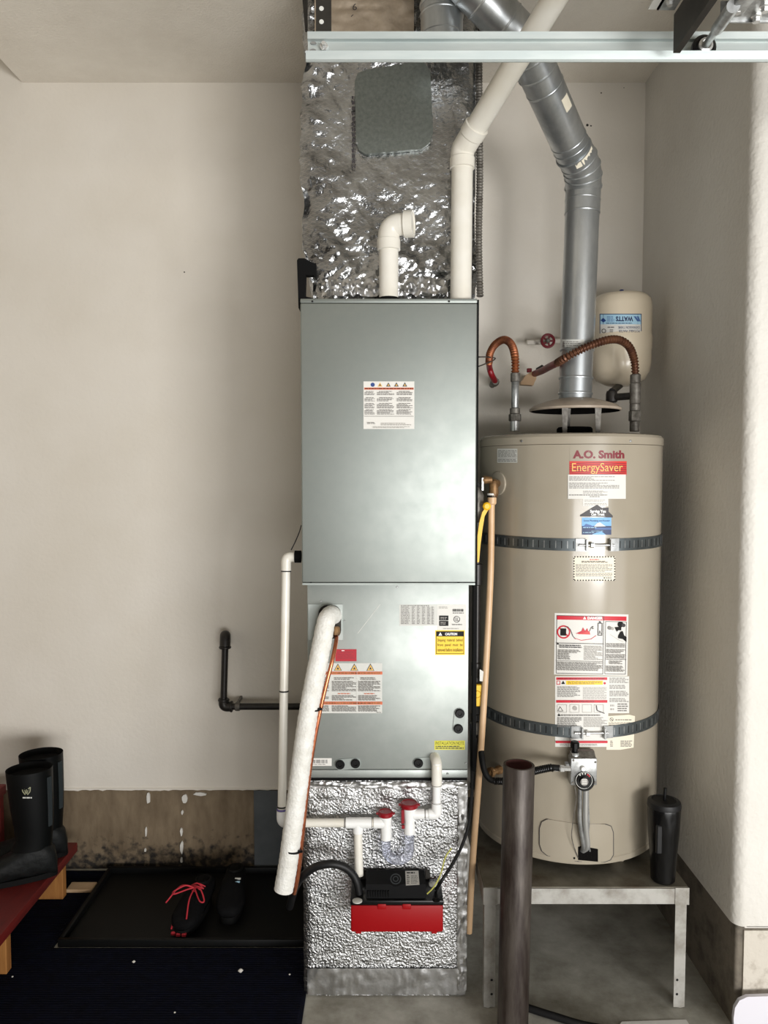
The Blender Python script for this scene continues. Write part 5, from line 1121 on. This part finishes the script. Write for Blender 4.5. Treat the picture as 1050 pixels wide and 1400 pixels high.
# boots
def boot(pc, toe, h, label, emblem):
    # pc: heel-centre on the bench; toe: unit direction
    t = V(toe).normalized(); side = V((-t.y, t.x, 0))
    b_ = thing('rubber_boot', label, 'boot', pc, 'pair of rubber boots on the bench')
    mb = M(); n = 28; rings = []
    # shaft: (z, forward offset, half length, half width)
    for z, f, a_, w_ in ((h, .020, .078, .066), (h * .99, .020, .078, .066), (h * .85, .018, .076, .063), (h * .65, .014, .072, .058), (h * .48, .010, .066, .052), (h * .36, .010, .062, .047), (h * .28, .018, .068, .046)):
        rings.append([pc + t * (f + a_ * cos(2 * pi * i / n)) + side * (w_ * sin(2 * pi * i / n)) + V((0, 0, z)) for i in range(n)])
    vs = [v for r_ in rings for v in r_]
    fs = [(j * n + i, j * n + (i + 1) % n, (j + 1) * n + (i + 1) % n, (j + 1) * n + i) for j in range(len(rings) - 1) for i in range(n)]
    mb.add(vs, fs); obj('shaft', mb, bootm, b_, 60)
    inner = M().add([pc + t * .02 + V((0, 0, h * .9))] + [p - V((0, 0, h * .06)) + (pc + t * .02 + V((0, 0, h)) - p) * .06 for p in rings[0]] + rings[0], [(0, 1 + i, 1 + (i + 1) % n) for i in range(n)] + [(1 + i, 1 + n + i, 1 + n + (i + 1) % n, 1 + (i + 1) % n) for i in range(n)]); obj('lining', inner, blackmat, b_)
    # foot: rings along the toe direction
    fr = []
    for f, w_, hgt in ((-.066, .020, .05), (-.058, .036, .09), (-.03, .044, .125), (.01, .046, h * .335), (.05, .046, .118), (.09, .047, .09), (.13, .050, .072), (.17, .050, .062), (.20, .042, .054), (.222, .026, .042), (.23, .010, .030)):
        ring_ = []
        for i in range(n):
            a_ = 2 * pi * i / n; cx, cz = cos(a_), sin(a_)
            sx_ = math.copysign(abs(cx)**.75, cx); szz = math.copysign(abs(cz)**.75, cz)
            ring_.append(pc + t * f + side * (w_ * sx_) + V((0, 0, .012 + hgt * (.5 + .5 * szz) + .003 * sin(f * 90 + a_ * 2))))
        fr.append(ring_)
    mb = M(); k = len(fr); mb.add([v for r_ in fr for v in r_], [(j * n + i, j * n + (i + 1) % n, (j + 1) * n + (i + 1) % n, (j + 1) * n + i) for j in range(k - 1) for i in range(n)] + [list(range(n)), [(k - 1) * n + i for i in range(n)]])
    obj('foot', mb, bootg, b_, 60)
    sp = []
    for i in range(32):
        a_ = 2 * pi * i / 32; f = .083 + .150 * cos(a_); w_ = (.044 + .008 * cos(a_)) * math.copysign(abs(sin(a_))**.7, sin(a_)); p = pc + t * f + side * w_; sp.append((p.x, p.y))
    obj('sole', M().prism(sp, 'z', pc.z + .0006, pc.z + .02), blackmat, b_)
    for o_ in (-.3, .0, .3):
        mb = M(); a0 = pi + o_ * 1.0 + (.55 if t.x < 0 else 0)
        a0 = emblem + .95 + o_ * .35
        mb.tube([pc + t * (f + (a_ + .001) * cos(a0)) + side * ((w_ + .001) * sin(a0)) + V((0, 0, z)) for z, f, a_, w_ in ((h * .93, .019, .077, .065), (h * .85, .018, .076, .063), (h * .65, .014, .072, .058), (h * .48, .010, .066, .052))], .0034, 6); obj('rib', mb, bootstripe, b_)
    return b_
toe = V((-.93, -.36, 0)).normalized()
pA = onz(52, 1187, bz); hA = P(45, 1050, pA.y).z - bz
pA = V((P(50, 1120, 2.72).x, 2.72, bz)); hA = P(45, 1049, 2.72).z - bz
pB = V((P(66, 1120, 2.865).x, 2.865, bz)); hB = hA
side = V((-toe.y, toe.x, 0))
angc = atan2((V((0, 0, 0)) - pA).dot(side), (V((0, 0, 0)) - pA).dot(toe))
bA = boot(pA, toe, hA, 'black rubber boot with small shield emblem, the nearer of the pair', angc)
bB = boot(pB, toe, hB, 'black rubber boot half hidden behind the emblem boot', angc)
# emblem printed on the near boot shaft
def bootsurf(px, py):
    d = ray(px, py); c = pA + toe * .017; o = V((-c.x, -c.y, 0)); a_, w_ = .0755, .0625
    ox, oy = o.dot(toe) / a_, o.dot(side) / w_; dx, dy = V((d.x, d.y, 0)).dot(toe) / a_, V((d.x, d.y, 0)).dot(side) / w_
    A_ = dx * dx + dy * dy; B2 = 2 * (ox * dx + oy * dy); C2 = ox * ox + oy * oy - 1
    t = (-B2 - math.sqrt(max(B2 * B2 - 4 * A_ * C2, 0))) / (2 * A_)
    p = V((d.x * t, d.y * t, CZ + d.z * t)); return p, V((-p.x, -p.y, 0)).normalized()
lb = Label(bootsurf, base=.001); em = mat('emblem_grey', rgb(150, 150, 120), .5)
for s_ in (-1, 1):
    lb.line([(36 + s_ * 5.5, 1076), (36 + s_ * 5, 1082), (36 + s_ * 1.5, 1086.5)], 1.3, em); lb.line([(36 + s_ * 5.5, 1076), (36 + s_ * 2.5, 1078.5)], 1.2, em); lb.line([(36 + s_ * 2.4, 1080), (36 + s_ * .8, 1085)], 1, em)
lb.line([(36, 1079), (36, 1085)], 1.1, em); lb.lines(31, 1089.3, 44, 1091.5, 1, paperg, .8, 0); lb.done('emblem', bA, 'small shield emblem')
# shoes
def shoe(heel, toe_pt, label, red_sole):
    t = (toe_pt - heel); L_ = t.length; t.normalize(); side = V((-t.y, t.x, 0)); z0 = .0052
    hl = V((heel.x, heel.y, z0)); s_ = thing('sneaker', label, 'shoe', hl, 'pair of sneakers in the boot tray')
    n = 24; rings = []
    for u, w_, h_ in ((0, .018, .060), (.03, .031, .075), (.12, .037, .082), (.28, .039, .080), (.42, .041, .082), (.52, .044, .080), (.62, .047, .070), (.74, .050, .056), (.85, .047, .046), (.94, .036, .038), (.985, .020, .028)):
        w_ *= L_ / .25; r_ = []
        for i in range(n):
            a_ = 2 * pi * i / n; cx, cz = cos(a_), sin(a_)
            r_.append(hl + t * (u * L_) + side * (w_ * math.copysign(abs(cx)**.8, cx)) + V((0, 0, .020 + h_ * (.5 + .5 * math.copysign(abs(cz)**.8, cz)))))
        rings.append(r_)
    k = len(rings); obj('upper', M().add([v for r_ in rings for v in r_], [(j * n + i, j * n + (i + 1) % n, (j + 1) * n + (i + 1) % n, (j + 1) * n + i) for j in range(k - 1) for i in range(n)] + [list(range(n)), [(k - 1) * n + i for i in range(n)]]), shoem, s_, 60)
    sp = []
    for i in range(32):
        a_ = 2 * pi * i / 32; f = L_ * (.5 + .515 * cos(a_)); w_ = (.043 + .009 * cos(a_)) * math.copysign(abs(sin(a_))**.7, sin(a_)) * L_ / .29; p = hl + t * f + side * w_; sp.append((p.x, p.y))
    obj('sole', M().prism(sp, 'z', z0 + .0004, z0 + .026), blackmat, s_)
    c = hl + t * L_ * .2; obj('collar', M().lathe(c + V((0, 0, .086)), [(.030, 0), (.036, .010), (.036, .016), (.028, .014), (.024, .002), (.0001, 0)], 22, (t.x * -.15, t.y * -.15, 1), sq=(.85, 1.25) if abs(t.y) > abs(t.x) else (1.25, .85)), blackmat, s_)
    def top(u, v): # point on the instep
        hgt = .020 + (.083 - max(0, u - .45) * .16)
        return hl + t * (u * L_) + side * (v * .03) + V((0, 0, hgt + .003 - abs(v) * .012))
    if red_sole:
        obj('tongue', M().grid(lambda a_, b: top(.33 + .3 * b, (a_ - .5) * 1.1) + V((0, 0, -.001)), 6, 8), blackmat, s_)
        for i in range(5):
            u = .36 + i * .065; mb = M().tube(cat_rom([top(u, -.9), top(u + .03, 0) + V((0, 0, .004)), top(u + .06, .9)], 5), .0026, 8); mb.tube(cat_rom([top(u + .06, -.9), top(u + .03, 0) + V((0, 0, .003)), top(u, .9)], 5), .0026, 8); obj('lace', mb, lace, s_)
        kn = top(.50, 0) + V((0, 0, .010))
        for pts in ([kn, kn - side * .03 + t * .01 + V((0, 0, .012)), kn - side * .065 + t * .035, kn - side * .055 + t * .05, kn - side * .02 + t * .012, kn], [kn, kn + side * .03 + t * .02 + V((0, 0, .012)), kn + side * .06 + t * .055 - V((0, 0, .012)), kn + side * .045 + t * .06 - V((0, 0, .012)), kn + side * .01 + t * .015, kn],
                    [kn, kn - side * .05 + t * .005 + V((0, 0, .006)), kn - side * .085 + t * .06 - V((0, 0, .03))], [kn, kn + side * .005 + t * .06 - V((0, 0, .012)), kn + side * .02 + t * .12 - V((0, 0, .045))]):
            obj('bow', M().tube(cat_rom(pts, 7), .0026, 8), lace, s_)
        for v in (-.55, -.1, .35):
            c = hl + t * (L_ * (1.012 - abs(v) * .03)) + side * (v * .045) + V((0, 0, .012)); obj('sole_lug', M().rbox(c.x - .008, c.x + .008, c.y - .006, c.y + .006, c.z - .005, c.z + .006, .002, 1), lace, s_)
        c = hl + t * L_ * .9 - side * .044 + V((0, 0, .02)); obj('side_stripe', M().tube([c - t * .02 + V((0, 0, .012)), c + t * .012 + side * .006], .003, 6), lace, s_)
    else:
        for u, m_, w_ in ((.55, paleblue, .018), (.50, paperg, .022)):
            c = hl + t * (u * L_) - side * .043 + V((0, 0, .055)) if False else hl + t * (u * L_) + side * .02 + V((0, 0, .105 - (u - .45) * .1)); obj('fabric_tab', M().rbox(c.x - w_ / 2, c.x + w_ / 2, c.y - .004, c.y + .004, c.z - .004, c.z + .0005, .001, 1), m_, s_)
    return s_
hs1 = onz(280, 1222, 0); ts1 = onz(243, 1289, 0)
shoe(onz(285, 1228, 0), onz(246, 1284, 0), 'black sneaker with red laces and red toe lugs in the tray', True)
shoe(onz(324, 1212, 0), onz(312, 1266, 0), 'plain black sneaker to the right of the red laced one', False)
# ================================================================ SMALL THINGS BOTTOM RIGHT
pts = [(1004, 1420), (1003, 1392), (1005, 1378), (1011, 1368), (1022, 1363), (1090, 1361), (1090, 1420)]
Yw = 2.15
mb = M(); mb.prism([(P(x, y, Yw).x, max(P(x, y, Yw).z, .001)) for x, y in pts], 'y', Yw, Yw + .012); one('white_board', mb, boardm, 'rounded white board edge leaning at the concrete corner', 'board')
a = [onz(x, y, .0012) for x, y in ((850, 1397), (938, 1394), (950, 1412), (840, 1412))]
mb = M(); mb.prism([(p.x, p.y) for p in a], 'z', .0006, .0018); one('white_floor_patch', mb, paper, 'flat white patch on the concrete floor under the stand front', 'paper')  # thin white patch laid flat on the floor
mb = M().tube(cat_rom([onz(700, 1370, .012), onz(728, 1380, .012), onz(760, 1390, .012), onz(800, 1402, .012), onz(850, 1410, .012)], 8), .011, 14)
one('floor_cable', mb, black, 'black cable lying on the floor right of the rusty pipe', 'cable')
